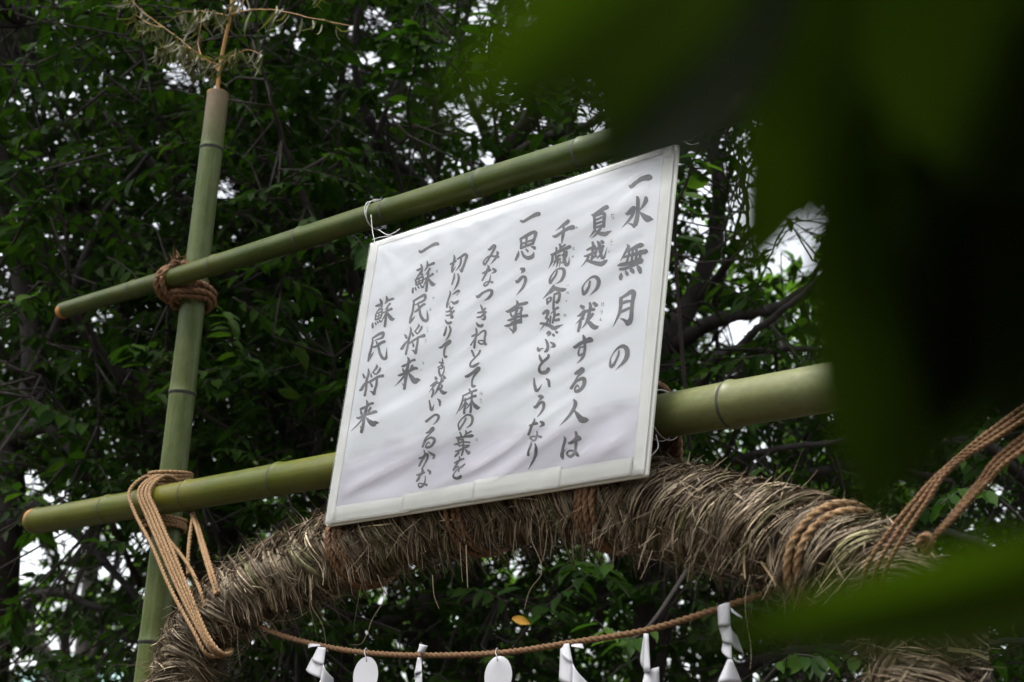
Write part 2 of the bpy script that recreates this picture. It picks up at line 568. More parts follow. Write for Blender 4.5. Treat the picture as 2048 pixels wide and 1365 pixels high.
# board with rounded edges
def slab(s0, s1, t0, t1, h0, h1, rc=.006, rb=.002, n=6):
    mb_ = MB(); rings = []
    def outline(ins):
        pts = []
        for cx, cy, a0_ in ((s1 - rc, t1 - rc, 0), (s0 + rc, t1 - rc, 90), (s0 + rc, t0 + rc, 180), (s1 - rc, t0 + rc, 270)):
            for k in range(n):
                aa = rad(a0_ + 90 * k / (n - 1))
                pts.append((cx + (rc - ins) * math.cos(aa), cy + (rc - ins) * math.sin(aa)))
        return pts
    for ins, h in ((rb, h0), (0, h0 + rb), (0, h1 - rb), (rb * .35, h1 - rb * .35), (rb, h1)):
        rings.append([S(s, t, h) for s, t in outline(ins)])
    m_ = len(rings[0])
    vv = [p for r_ in rings for p in r_]
    ff = [(i * m_ + j, i * m_ + (j + 1) % m_, (i + 1) * m_ + (j + 1) % m_, (i + 1) * m_ + j) for i in range(4) for j in range(m_)]
    ff.append(tuple(range(m_))[::-1]); ff.append(tuple(4 * m_ + j for j in range(m_)))
    mb_.add(vv, ff)
    return mb_
m_board = simple('cream_board', (.64, .635, .585), .55, .05, 6)
o = slab(0, SW, 0, SH, -.0125, -.0032).build('backing_board', m_board, sign)

def grid(fn, s0, s1, t0, t1, ns, nt_):
    ss = np.linspace(s0, s1, ns); tt = np.linspace(t0, t1, nt_)
    A, B_ = np.meshgrid(ss, tt)
    H = fn(A, B_)
    V = SO + A.ravel()[:, None] * SX + B_.ravel()[:, None] * SV + H.ravel()[:, None] * SN
    idx = np.arange(ns * nt_).reshape(nt_, ns)
    q = np.stack([idx[:-1, :-1], idx[:-1, 1:], idx[1:, 1:], idx[1:, :-1]], -1).reshape(-1, 4)
    return V, q

PS0, PS1, PT0, PT1 = .026, .957, .036, .722
V, q = grid(lambda a, b: .0020 + wr(a, b), PS0, PS1, PT0, PT1, 220, 170)
pm = np_mesh('paper', V, q.ravel(), np.full(len(q), 4))
mt, t, b = new_mat('sign_paper')
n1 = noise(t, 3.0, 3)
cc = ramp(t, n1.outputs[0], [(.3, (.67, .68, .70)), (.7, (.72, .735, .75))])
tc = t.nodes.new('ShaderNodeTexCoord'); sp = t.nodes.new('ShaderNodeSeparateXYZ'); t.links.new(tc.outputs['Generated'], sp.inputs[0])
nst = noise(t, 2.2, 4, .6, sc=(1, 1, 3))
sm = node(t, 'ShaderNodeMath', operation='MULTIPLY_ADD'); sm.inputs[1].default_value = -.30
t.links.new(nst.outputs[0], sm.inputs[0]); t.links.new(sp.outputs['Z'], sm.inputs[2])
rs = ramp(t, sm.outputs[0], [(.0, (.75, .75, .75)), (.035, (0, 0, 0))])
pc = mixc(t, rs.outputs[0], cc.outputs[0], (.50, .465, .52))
t.links.new(pc, b.inputs['Base Color']); b.inputs['Roughness'].default_value = .65
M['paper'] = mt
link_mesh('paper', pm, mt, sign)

# masking tape over the border, overlapping strips
m_tape = simple('cream_tape', (.67, .665, .62), .5, .05, 14)
m_tape2 = simple('cream_tape_lapped', (.69, .685, .64), .5, .04, 14)
def tape(s0, s1, t0, t1, h, mt_, skew=0.0):
    ns_, nt_ = max(6, int((s1 - s0) / .012)), max(6, int((t1 - t0) / .012))
    V_, q_ = grid(lambda a, b_: h + .0006 * np.sin((a + b_) * 60 + skew * 50) * np.sin((a - b_) * 41), s0, s1, t0, t1, ns_, nt_)
    if skew:
        V_ = V_ + SV * (skew * ((V_ - SO) @ SX - s0))[:, None]
    me = np_mesh('tape_strip', V_, q_.ravel(), np.full(len(q_), 4))
    o_ = link_mesh('tape_strip', me, mt_, sign)
    so = o_.modifiers.new('thick', 'SOLIDIFY'); so.thickness = .0003; so.offset = 0
    return o_
tape(.003, .034, .003, SH - .003, .0030, m_tape)
tape(.953, SW - .003, .003, SH - .003, .0030, m_tape)
tape(.035, .30, .004, .044, .0034, m_tape2, -.012)
tape(.27, .52, .004, .046, .0040, m_tape, .004)
tape(.50, .76, .004, .050, .0046, m_tape2, -.006)
tape(.74, .952, .004, .042, .0040, m_tape)
tape(.035, .952, .719, SH - .003, .0030, m_tape)

# brush lettering, traced stroke by stroke
CROP = dict(A=(1140, 330, 6.825), B=(1140, 520, 6.825), C=(1080, 660, 6.825), D=(1020, 780, 6.825), E=(980, 410, 6.825), F=(980, 560, 6.825),
            G=(880, 480, 8.531), H=(860, 620, 8.531), I=(860, 740, 8.531), J=(820, 840, 8.531), K=(780, 480, 8.531), L=(780, 600, 8.531),
            M=(700, 580, 8.531), N=(690, 710, 7.583), O=(780, 720, 8.531), P=(0, 0, 1))
TEXT = """A 815,290,20 850,300,55 930,235,50 1010,195,60 1085,180,75 1115,185,50
A 930,445,20 945,480,40 935,600,42 925,700,50 905,800,60 880,850,35
A 885,845,40 850,820,30 800,805,8
A 765,670,15 800,670,45 880,600,50 895,605,30
A 880,600,50 860,680,40 810,760,30 715,860,4
A 1050,455,40 1045,500,50 1000,570,30 955,625,12
A 955,645,12 1000,690,50 1060,740,80 1095,745,70 1150,755,6
A 790,1095,20 805,1130,45 770,1200,35 700,1320,6
A 790,1190,30 850,1160,40 930,1120,55 985,1105,60 1005,1105,40
A 740,1270,25 850,1240,35 960,1210,50 1040,1190,60 1060,1190,40
A 820,1200,26 800,1290,28 770,1370,24
A 870,1180,28 860,1280,30 835,1370,26
A 920,1160,30 915,1260,32 890,1360,28
A 975,1180,30 965,1280,35 945,1340,35
B 665,85,20 720,70,45 850,45,40 960,10,60 990,20,50
B 690,135,30 760,125,40 870,80,36 960,35,50 985,30,50
B 705,190,20 700,230,50 695,270,35
B 765,160,20 780,185,45 790,210,35
B 830,115,25 850,145,50 870,175,40
B 930,90,30 955,130,60 970,180,40
B 690,520,20 705,560,50 705,640,45 690,740,40 650,840,20 605,925,4
B 700,530,30 770,490,40 850,440,55 880,470,60 870,560,48 860,700,46 850,800,50 820,860,60 790,890,40
B 800,880,50 760,835,35 700,810,6
B 710,610,30 770,580,40 840,570,30
B 710,730,25 760,700,40 850,660,30
C 1090,290,20 1080,350,30 1050,430,32 1010,500,40 980,510,36 972,460,30 975,400,16 1010,330,14 1070,260,28 1140,230,45 1190,260,58 1205,330,60 1190,400,55 1150,460,40 1100,510,20 1055,560,4
+
A 305,690,15 340,690,35 400,650,45 480,600,55 520,585,55
A 450,620,35 410,690,25
A 335,700,30 350,760,36 345,850,36 340,880,30
A 350,720,20 400,690,30 460,670,40 485,690,45 475,780,38 465,850,38
A 370,760,22 450,725,24
A 370,810,22 460,780,22
A 365,860,24 460,825,24
A 350,880,20 330,920,30 265,995,4
A 430,860,30 400,900,35 350,960,25 290,1005,5
A 340,895,12 380,925,40 430,945,50 480,950,55 520,930,40 575,903,5
A 310,1060,30 320,1100,35 310,1200,32
A 235,1165,25 290,1140,35 350,1115,28
A 195,1250,15 240,1245,32 310,1215,36 360,1190,25
A 260,1230,30 250,1280,30 210,1340,14 160,1400,4
A 310,1210,30 310,1260,28 300,1310,28
A 310,1270,22 370,1250,22
A 380,1050,25 405,1090,45 420,1180,40 445,1270,38 470,1275,30 490,1220,18 515,1130,4
A 335,1155,25 400,1140,40 460,1115,40
A 435,1045,35 455,1065,45
A 370,1150,28 360,1210,26 330,1280,14
A 450,1150,30 430,1220,26 380,1280,16
A 240,1310,30 330,1340,45 430,1360,60 490,1330,45 525,1303,6
B 285,300,25 270,370,30 230,440,36 195,475,36 185,430,30 185,380,20 230,310,14 300,250,25 360,240,40 400,280,50 400,330,48 370,400,36 320,450,20 275,490,4
B 155,635,40 185,655,50
B 105,775,12 150,755,35 200,710,45 215,700,35
B 200,730,36 170,800,32 85,885,4
B 155,810,30 150,880,40 130,985,34
B 170,820,25 200,805,20
B 275,590,28 285,640,40 270,730,38 250,820,36 220,890,24 180,945,5
B 215,720,26 270,690,34 335,680,40
B 330,595,40 365,625,50
B 320,745,36 290,790,34 250,850,24
B 245,830,20 280,870,50 340,925,60 380,930,50 410,915,10
C 610,85,20 625,130,42 625,200,34 620,280,34 600,360,36 560,420,26 510,465,4
C 475,240,18 500,245,38 580,190,40 650,165,50 700,145,65 720,150,50
C 605,240,18 560,250,18 535,310,22 545,355,28 590,330,25
C 480,600,15 500,600,40 560,560,45 585,545,55 590,570,45 530,640,26 480,730,28 435,805,36
C 440,800,36 500,720,25 560,680,40 610,675,50 620,730,48 590,800,45 540,840,46 500,845,40 490,810,25 520,765,22 545,790,18
C 480,965,25 500,1000,45 490,1060,46 440,1150,38 370,1240,28 285,1325,4
C 480,1100,10 520,1150,40 570,1215,70 600,1240,78 650,1240,60 680,1240,20
D 760,645,12 770,690,34 745,780,34 730,850,36 722,910,44 735,950,20
D 735,870,12 790,805,4
D 815,735,25 850,730,36 910,690,50 960,665,60
D 915,585,30 925,640,42 915,720,36 905,800,32 890,870,40 840,915,36 795,895,26 800,850,22 850,835,24 910,860,34 940,900,40 955,910,20
+
E 1070,210,20 1070,235,50 1000,290,36 905,360,4
E 870,435,22 910,435,36 1000,375,36 1080,330,45 1140,315,60 1155,325,40
E 1010,290,25 1020,360,34 1005,430,36 985,530,12
E 960,545,28 970,580,30 960,640,28
E 975,590,22 1030,550,25
E 910,590,25 915,620,28 905,670,25
E 835,685,14 870,680,34 950,640,34 1040,600,40 1095,575,45
E 860,700,28 850,770,28 800,870,5
E 900,720,24 960,690,26
E 905,700,28 900,760,24 860,840,8
E 880,780,22 960,740,22
E 930,720,22 925,780,26 905,855,8
E 960,770,20 945,850,8
E 1020,640,28 1015,720,40 1020,780,42 1040,820,45 1065,810,38 1078,770,20 1080,715,5
E 1050,640,26 1040,700,24 980,800,16
E 990,690,24 1050,660,26
E 920,910,24 900,970,28 855,1040,30 830,1075,30 825,1020,26 850,960,20 900,895,16 970,870,28 1010,890,40 1020,950,42 990,1030,36 950,1065,18 905,1090,4
F 880,75,15 870,110,36 820,180,34 730,270,4
F 880,80,10 910,125,50 980,145,50 1030,140,40 1055,130,10
F 835,195,14 890,150,18
F 790,270,24 800,335,30
F 790,270,20 840,250,26 850,270,26 835,300,24 805,320,18
F 890,230,28 885,300,28 875,400,28 880,420,14
F 890,210,24 940,190,30 965,200,36 960,260,34 930,315,36 905,310,14
F 735,470,30 770,440,40 800,440,45 790,490,30 770,530,26 800,540,28 780,590,24 730,640,14 690,690,4
F 940,385,30 900,410,26 840,470,10
F 890,420,28 885,500,30 860,590,28
F 895,490,24 945,475,34
F 835,500,22 825,590,24
F 890,560,25 945,545,36
F 695,600,25 740,605,36 820,630,45 880,665,50 930,645,40 1005,612,5
F 785,740,26 810,720,36 830,740,30 795,775,10
F 870,750,30 885,770,30
F 905,710,22 925,725,36
F 765,815,14 790,860,32 805,920,36 790,975,42 765,990,26
F 665,935,24 680,970,40 710,950,18 740,945,14
F 840,860,18 885,890,40 890,915,40 850,930,12
F 690,1035,18 705,1080,34 730,1130,34
F 820,1035,30 810,1070,34 740,1130,30 695,1190,28 685,1245,36 720,1275,42 780,1260,45 810,1220,40
C 90,670,14 125,700,36 140,780,30
P 1069,757,2 1070,770,5 1074,782,6 1079,780,4 1085,770,1
D 400,90,26 430,98,50 450,110,34 400,155,10 375,185,4
D 330,230,12 360,240,40 420,180,34 465,185,40 470,240,36 440,310,28 385,380,8
D 345,395,14 345,440,34 310,510,32 265,620,28
D 280,495,22 330,480,30 385,465,36
D 430,440,20 460,460,42 465,485,35 415,515,8
D 380,565,10 380,620,26 350,700,28 300,680,24 290,655,20 350,640,20 400,640,28 440,655,36
D 300,715,14 300,760,34 275,840,30 270,905,28
D 360,740,14 380,800,34 370,880,38 340,960,32 300,1030,18 262,1095,3
+
E 430,225,24 470,235,34 560,180,36 640,140,50 680,130,50
E 425,470,26 435,530,30 430,600,30
E 430,470,28 520,420,40 600,380,40 630,390,45 620,450,36 590,540,36
E 440,540,26 520,510,26 600,480,26
E 510,440,28 500,560,28
E 440,595,28 520,560,32 600,530,32
E 400,640,12 390,690,34 360,760,28
E 440,640,20 470,700,36 520,730,45 580,715,48 600,680,26 605,650,8
E 500,610,20 525,640,26
E 570,575,12 610,590,40 620,605,34
E 430,880,30 465,890,50 460,910,36 435,940,8
E 360,1045,20 385,1055,40 450,990,34 490,1000,36 485,1060,36 450,1140,30 370,1240,5
F 375,290,14 390,330,36 380,400,34 360,500,34 350,600,40 345,680,46 320,730,20
F 330,710,30 300,690,22 265,655,8
F 230,435,16 270,435,36 380,360,34 480,330,40 520,320,34
F 290,460,24 310,510,24
F 300,440,22 430,385,24 445,405,30 430,450,28
F 315,510,22 430,460,20
F 250,560,16 300,550,30 400,510,30 480,500,36 520,495,34
F 435,430,24 435,590,28
F 300,592,22 420,550,28
F 210,635,14 260,630,32 350,600,28 430,582,28
+
G 840,180,20 870,170,40 930,115,45 955,120,45 940,170,34 890,260,30 820,370,30 775,430,32 755,400,26 780,350,20 850,290,20 940,290,30 1010,300,36
G 990,215,30 1000,240,40 960,320,34 920,370,24 870,430,4
G 825,440,16 840,480,40 800,560,36 730,700,28
G 735,580,24 800,550,34 865,520,36
G 915,500,36 955,530,42 940,555,34 890,580,8
G 875,600,10 865,680,24 830,760,28 785,795,30 760,770,24 800,730,20 860,720,24 910,735,36
G 635,965,20 670,980,50 760,910,36 850,870,40 900,880,45 900,930,45 850,1000,36 765,1055,5
G 710,1120,20 735,1180,34 760,1240,34 790,1330,36
G 660,1255,26 730,1240,34 790,1180,34
G 650,1335,26 720,1320,34 800,1240,36
H 930,60,36 955,130,42 940,170,40 895,170,14
H 810,225,16 840,275,42 890,285,46 915,260,30
H 800,320,20 810,380,36 790,480,34 775,560,34 765,655,30
H 725,460,24 750,450,34 800,420,26
H 800,460,26 750,540,24 705,610,24
H 820,450,20 880,390,26 940,365,34 960,400,36 945,480,32 940,550,36 950,590,44 970,590,30
H 940,575,26 880,590,26 840,560,24 845,535,18 900,530,22 950,560,26
H 720,700,30 745,760,38 765,810,26
H 860,700,36 840,750,36 770,830,28 710,900,28 700,960,34 740,975,40 800,950,45 850,915,24
H 620,1145,30 660,1140,45 760,1070,45 830,1010,50 850,1020,50 790,1100,36 740,1180,28 725,1260,32 740,1310,46 780,1305,36
I 680,335,25 700,380,34 690,410,28
I 575,440,14 600,440,28 700,395,30 800,360,40 815,355,30
I 580,450,30 575,530,30 540,630,26 460,775,4
I 590,535,22 660,510,26
I 620,500,26 625,600,30 605,690,34 600,750,36
I 620,560,24 580,640,22 520,710,8
I 640,570,20 660,600,26
I 665,510,22 740,470,34 800,455,44
I 735,410,30 730,520,34 720,640,34 705,735,36
I 730,530,20 690,610,22 630,680,8
I 740,530,14 770,600,45 820,650,66 860,650,24
I 625,830,26 600,890,28 550,970,28 515,1030,28 500,980,28 500,920,22 560,840,18 640,780,28 700,780,36 735,820,40 730,890,38 700,950,30 625,1000,6
J 865,220,24 880,270,28 885,310,26
J 960,190,22 965,240,30 920,300,20
J 975,240,22 1050,200,30
J 795,310,20 830,310,34 950,290,34 1050,275,50 1080,270,30
J 810,345,20 900,340,26
J 750,420,16 800,415,34 890,375,26
J 930,380,25 1020,385,24
J 830,350,24 835,440,28
J 910,330,24 910,420,28 900,520,34 880,610,28
J 920,440,24 1010,435,26
J 840,450,22 900,430,22
J 770,540,20 820,530,32 900,490,30 1000,455,24
J 830,560,30 780,610,36 760,640,14
J 940,505,20 980,550,46 1000,570,50 1020,550,30
J 840,630,20 850,670,30 800,760,34 740,860,24
J 760,740,24 850,690,34 920,665,30
J 740,880,14 780,830,28 830,800,25 850,850,28 840,890,26
J 940,760,30 900,800,36 820,850,28 770,910,24 755,970,36 800,1005,40 860,990,46 885,960,30
+
G 255,270,16 265,320,36 250,400,34 225,480,36 220,560,30
G 190,430,20 240,400,34 290,370,25
G 225,555,24 280,470,10
G 310,340,20 380,300,34 440,260,40 475,280,44 455,350,38 420,450,38 380,545,45
G 380,545,40 350,510,12
G 380,320,26 370,400,32 340,470,28 280,540,6
G 260,575,14 255,640,30 215,770,22
G 320,590,20 335,650,34 320,730,34 290,800,26 240,870,6
G 180,880,16 185,930,28 150,1020,28 130,1100,34 130,1155,30
G 145,1120,14 200,1050,5
G 225,940,14 290,890,36 330,880,45
G 280,955,8 320,920,15
G 210,1060,20 250,1090,40 300,1070,45 320,1045,24
G 175,1135,20 195,1200,34 220,1330,38
G 115,1235,22 170,1225,30 230,1160,30
G 120,1300,22 190,1290,32 255,1220,32
H 385,90,30 400,140,42 365,150,12
H 280,180,14 300,220,34 330,240,42 380,225,36
H 300,290,14 290,350,34 260,450,32
H 350,285,26 370,350,34 350,430,32 320,490,26 270,545,5
H 170,655,20 210,650,34 280,590,40 350,545,50 350,570,45 290,630,32 260,700,32 255,780,32 275,810,40 300,800,26
H 220,830,10 225,890,28 200,940,24
H 165,900,22 240,920,28
H 145,990,22 200,960,20 230,960,28 215,1000,22 160,1010,18
H 165,1010,24 165,1080,34 190,1130,34 220,1120,28 245,1050,20 258,960,5
I 100,130,30 115,160,50
I 25,285,24 70,250,34 130,210,40
I 130,220,34 60,310,28 5,390,6
I 60,330,22 75,380,34 45,470,28
I 205,140,28 215,180,40 180,260,36 140,350,30 90,440,6
I 145,240,22 200,220,28 240,190,28
I 245,115,34 265,150,44
I 220,270,26 215,310,30 160,350,24
I 180,320,20 210,370,50 250,400,55 305,385,14
O 685,700,20 700,780,30 715,855,42 740,850,34 765,760,5
O 820,670,12 860,710,40 865,790,28
O 615,1045,14 640,1055,40 720,990,34 790,945,36 840,960,40 845,1000,36 810,1060,26 750,1115,4
J 295,230,30 330,220,34 400,155,50 410,180,36 350,250,20 280,330,24 230,470,34
J 240,440,28 300,350,25 370,310,36 430,340,45 420,400,40 370,460,36 300,480,34 285,450,24 330,390,22 350,410,18
J 255,520,12 265,580,26 240,660,30
J 165,665,24 230,640,36 290,590,36 310,610,36 280,700,34 220,820,22
J 225,670,26 190,730,36 160,790,34
J 325,545,14 380,590,42 415,610,40 400,660,34
J 210,830,24 220,880,40 190,940,36
J 115,950,20 180,930,36 250,900,30
J 170,960,36 150,1010,40 120,1050,30
J 310,860,34 345,890,40 340,925,28
J 265,960,14 265,1040,20 245,1110,34 190,1155,36 155,1130,26 160,1090,18 230,1100,30 295,1115,40
+
K 515,200,36 550,215,40 680,130,40 790,80,55 840,85,45
K 550,430,20 565,480,34 560,560,30
K 475,530,20 510,525,36 570,490,24
K 655,370,14 665,430,34 650,480,28 610,540,10
K 670,460,20 720,430,34 770,410,40
K 540,560,28 500,620,22 440,700,8
K 500,620,20 550,590,26 570,610,26 555,650,22
K 450,690,26 460,780,28
K 460,690,22 560,640,26 580,660,30 560,740,28
K 460,735,18 560,695,18
K 460,775,26 550,740,24
K 510,670,20 510,770,20
K 405,830,24 400,880,34 400,915,24
K 445,825,26 455,865,24
K 485,795,24 505,830,26
K 530,770,20 560,820,30 590,790,20
K 700,500,34 680,530,26 620,600,10
K 600,680,20 650,650,28 720,610,34 745,590,40
K 670,540,28 660,650,38 640,760,36 625,880,40
K 660,640,20 620,720,24 580,800,6
K 670,660,16 700,720,45 740,765,66 785,760,14
L 405,20,24 415,60,30 395,200,32 360,320,36 345,400,30
L 350,395,24 400,330,28 440,280,5
L 415,25,28 500,-30,36 590,-75,46 612,-50,42 590,15,34 500,60,26 440,95,14
L 430,215,20 480,180,36 560,100,36 600,80,40
L 490,80,24 510,160,34 530,260,40 570,340,48 620,365,46 650,340,38 650,260,28 638,180,6
L 355,470,14 365,530,32 340,660,34 320,780,34 290,940,34
L 255,600,20 275,620,36 295,660,34
L 190,830,10 215,840,46 260,770,34 320,700,20
L 495,420,14 500,450,34 460,510,26 415,550,5
L 390,570,24 410,620,34
L 440,545,20 480,590,26
L 555,460,30 540,510,36 490,580,20
L 345,750,24 420,700,34 520,640,36 600,620,56
L 490,640,28 490,700,32 475,820,36 455,920,46
L 455,925,36 420,880,25 385,870,6
L 400,740,18 420,790,34 415,815,20
O 320,-35,16 340,10,36 320,130,40 290,240,60 275,350,44 255,500,44
O 215,125,16 250,115,40 330,75,34 380,30,30 440,10,40
O 235,160,24 255,210,36 290,240,30
O 400,110,40 360,180,28 330,220,20
O 290,235,30 380,180,40 440,150,45 480,155,36
O 155,280,20 200,265,40 260,240,30
O 260,280,26 190,360,26 90,460,5
O 330,230,14 370,290,55 430,365,85 480,352,70 530,348,10
O 240,440,20 215,400,5
+
M 530,170,24 550,220,38 545,300,30
M 455,285,24 500,270,40 560,240,26
M 635,115,14 645,160,36 630,210,30 600,245,8
M 640,200,20 700,170,34 745,155,36
M 520,320,24 470,380,20 450,410,8
M 490,360,20 545,330,28 560,350,26 540,390,20
M 450,420,26 445,520,28
M 450,420,20 540,380,24 560,400,28 530,490,24
M 460,465,16 540,430,16
M 450,520,24 540,480,22
M 505,400,18 495,500,18
M 400,575,24 398,620,36 395,655,26
M 445,565,22 455,600,26
M 480,545,20 490,570,26
M 510,520,20 530,550,26 560,530,14
M 690,240,34 660,280,26 600,350,8
M 580,400,20 640,370,28 720,330,42
M 650,280,28 640,380,36 620,500,36 600,630,40
M 640,370,16 600,460,22 550,540,6
M 650,390,14 680,450,50 720,505,58 770,495,10
M 390,830,20 395,900,32 370,1020,34 340,1120,36 320,1220,32
M 320,1215,24 370,1130,28 415,1065,5
M 395,830,26 470,780,40 560,740,50 580,760,45 560,820,36 480,850,20 430,870,14
M 400,990,22 470,960,36 540,910,40 600,885,40
M 460,890,24 490,970,34 520,1090,44 570,1170,48 620,1180,46 635,1130,36 635,990,6
N 365,215,14 370,280,32 340,400,34 330,520,32 312,625,34
N 285,300,24 305,350,36
N 235,545,24 260,530,40 300,460,30 340,410,20
N 490,155,16 495,190,36 460,240,26 415,285,6
N 405,300,22 415,340,30
N 440,275,20 470,300,26
N 545,210,30 530,250,36 490,300,20
N 360,430,24 430,390,34 520,340,34 590,325,44
N 500,340,30 490,450,34 470,530,34 450,600,46
N 450,605,34 420,570,24 390,560,6
N 395,430,16 420,480,34 420,495,20
N 335,695,16 350,740,34 330,850,36 300,960,44 290,1080,40 265,1180,44
N 240,835,20 270,820,36 340,790,34 390,750,30 435,740,36
N 250,850,20 262,900,34
N 400,810,30 365,870,24
N 310,920,20 400,890,40 470,870,44 490,875,30
N 190,960,24 225,965,36 280,930,34
N 275,970,24 220,1050,22 110,1160,6
N 335,960,14 380,1010,50 440,1055,74 480,1040,56 530,1040,10
N 265,1130,20 245,1080,5
+
A 575,690,6 610,690,6
A 590,680,6 580,725,7
A 615,680,5 622,690,7
A 605,705,5 600,740,8 585,745,5 610,745,7
A 555,1060,5 585,1050,7 575,1065,5
A 555,1095,5 572,1095,8
A 560,1030,4 590,1030,5
A 540,1170,5 540,1200,7 560,1190,4
B 435,590,6 435,635,7
B 448,600,5 470,598,6
B 462,580,6 462,620,6 450,628,5 470,632,6
B 435,690,5 450,695,7
B 425,715,6 450,708,7 445,740,6 432,745,4
B 430,800,5 440,805,6
B 415,835,7 435,810,5 430,840,5 445,835,8
E 1195,300,6 1190,325,9
E 1180,325,7 1212,320,6 1205,335,7
E 1135,580,5 1140,600,7
E 1160,580,5 1135,600,6 1135,612,6 1160,612,7
E 1112,705,6 1142,700,7
E 1132,692,6 1130,712,7 1120,715,5 1140,720,6
E 1062,1102,7 1066,1118,7
E 1085,1100,6 1092,1112,7
F 1070,180,6 1062,200,7 1070,172,5 1088,180,7 1080,204,5
F 1040,290,6 1050,280,5
F 1045,300,6 1060,292,7 1052,306,5
F 1030,475,6 1015,500,7 1018,475,5 1042,478,7 1035,506,6
I 870,435,6 885,390,6
I 870,400,5 895,420,6
I 905,380,5 912,410,9 895,440,8 915,440,7
I 868,520,6 905,512,7
I 880,500,6 895,540,7
I 870,550,5 890,568,7 905,560,6
J 1120,320,6 1118,365,7
J 1135,325,6 1158,320,6
J 1148,312,6 1145,350,8 1130,355,5 1160,358,7
K 815,520,8 830,525,8
K 825,530,7 800,548,7 825,552,7 812,575,7
K 728,995,6 755,985,9 765,998,9 735,1020,6
K 705,1160,6 685,1212,8 700,1190,6 715,1208,6
L 650,465,6 645,495,6 668,490,5
L 650,530,6 668,525,6
L 655,540,7 665,555,6 645,555,6
L 620,685,6 640,680,6
L 628,700,7 640,712,7 618,740,5
L 565,1085,6 590,1075,7
L 578,1055,6 580,1105,7
L 595,1090,6 585,1108,6
L 535,1190,6 540,1215,6
L 558,1185,6 564,1200,6
"""
mt, t, b = new_mat('ink')
n1 = noise(t, 7, 4)
cc = ramp(t, n1.outputs[0], [(.35, (.008, .008, .009)), (.75, (.025, .025, .027))])
t.links.new(cc.outputs[0], b.inputs['Base Color']); b.inputs['Roughness'].default_value = .6
M['ink'] = mt
LAB = ['one line of large characters at the right edge', 'second line from the right', 'third line from the right', 'fourth line, short',
       'fifth line', 'sixth line', 'seventh line, large characters', 'last line at the left, large characters', 'tiny reading aids beside the lines']
for gi, block in enumerate(TEXT.strip().split('+')):
    mbt = MB(); eps = 0.0
    for line in block.strip().splitlines():
        c, *ps = line.split()
        ox, oy, sc = CROP[c]
        pts = np.array([[float(x) for x in p.split(',')] for p in ps])
        pts = pts / sc + np.array([ox, oy, 0])
        if len(pts) == 2:
            pts = np.array([pts[0], (pts[0] + pts[1]) / 2, pts[1]])
        C = catmull(pts, 6)
        Wd = np.maximum(C[:, 2], .3) * .5 * (1.16 if gi < 8 else .95)
        T2 = np.gradient(C[:, :2], axis=0); T2 /= np.linalg.norm(T2, axis=1)[:, None] + 1e-9
        N2 = np.stack([-T2[:, 1], T2[:, 0]], 1)
        Lp, Rp = [], []
        rw = 1 + rng.uniform(-.06, .06, len(C))
        for i in range(len(C)):
            Lp.append(C[i, :2] + N2[i] * Wd[i] * rw[i]); Rp.append(C[i, :2] - N2[i] * Wd[i] / rw[i])
        def cap(i, sgn):
            w_ = Wd[i] * .8
            return [C[i, :2] + sgn * T2[i] * w_ * math.sin(x) + N2[i] * Wd[i] * math.cos(x) for x in np.linspace(.45, np.pi - .45, 5)]
        pl = []
        for p in Lp + Rp + cap(0, -1) + cap(len(C) - 1, 1):
            s_, t_ = px2s(*p)
            eps += 2e-8
            pl.append(S(s_, t_, .0020 + .0007 + float(wr(s_, t_)) + eps))
        n_ = len(C)
        ff = [(i, i + 1, n_ + i + 1, n_ + i) for i in range(n_ - 1)]
        k0 = 2 * n_
        ff.append((0,) + tuple(range(k0, k0 + 5)) + (n_,))
        k0 += 5
        ff.append((n_ - 1,) + tuple(range(k0, k0 + 5)) + (2 * n_ - 1,))
        mbt.add(pl, ff)
    o = mbt.build('lettering', M['ink'], sign, False)
    o['label'] = LAB[gi]
    if gi == 8: o['kind'] = 'stuff'

# clear plastic wrapped over everything: milky where it stands off, clear where it clings
def film_h(a, b_):
    w = b_ - .34 * a + .05 * vn(a * 3, b_ * 3, 3)
    k = vn(a * 3, w * 20, 4) + .5 * vn(a * 6 + 9, w * 47, 5)
    k = k + 1.5 * np.exp(-((b_ - .70) / .05) ** 2) * vn((a + b_ * 1.1) * 26, b_ * 3, 6)
    k = k + 1.2 * np.exp(-((a - .955) / .022) ** 2) * vn(a * 60 + b_ * 3, b_ * 5, 7)
    k = k + 1.2 * np.exp(-((a - .03) / .022) ** 2) * vn(a * 55 - b_ * 4, b_ * 5, 1)
    ed_ = np.clip(np.minimum(np.minimum(a, SW - a), np.minimum(b_, SH - b_)) / .03, 0, 1)
    return .0054 + .0044 * ed_ + (wr(a, b_) * .9 + .0008 * k) * ed_
V, q = grid(film_h, .0012, SW - .0012, .0012, SH - .0012, 260, 200)
fm = np_mesh('plastic_film', V, q.ravel(), np.full(len(q), 4))
mt, t, b = new_mat('clear_film')
out = t.nodes['Material Output']
tc = t.nodes.new('ShaderNodeTexCoord')
tr = t.nodes.new('ShaderNodeBsdfTransparent')
df = t.nodes.new('ShaderNodeBsdfDiffuse'); df.inputs[0].default_value = (.72, .72, .74, 1)
mxa = t.nodes.new('ShaderNodeMixShader')
sp = t.nodes.new('ShaderNodeSeparateXYZ'); t.links.new(tc.outputs['Generated'], sp.inputs[0])
nz = noise(t, 4.5, 3, .5, sc=(1.2, 1, 6))
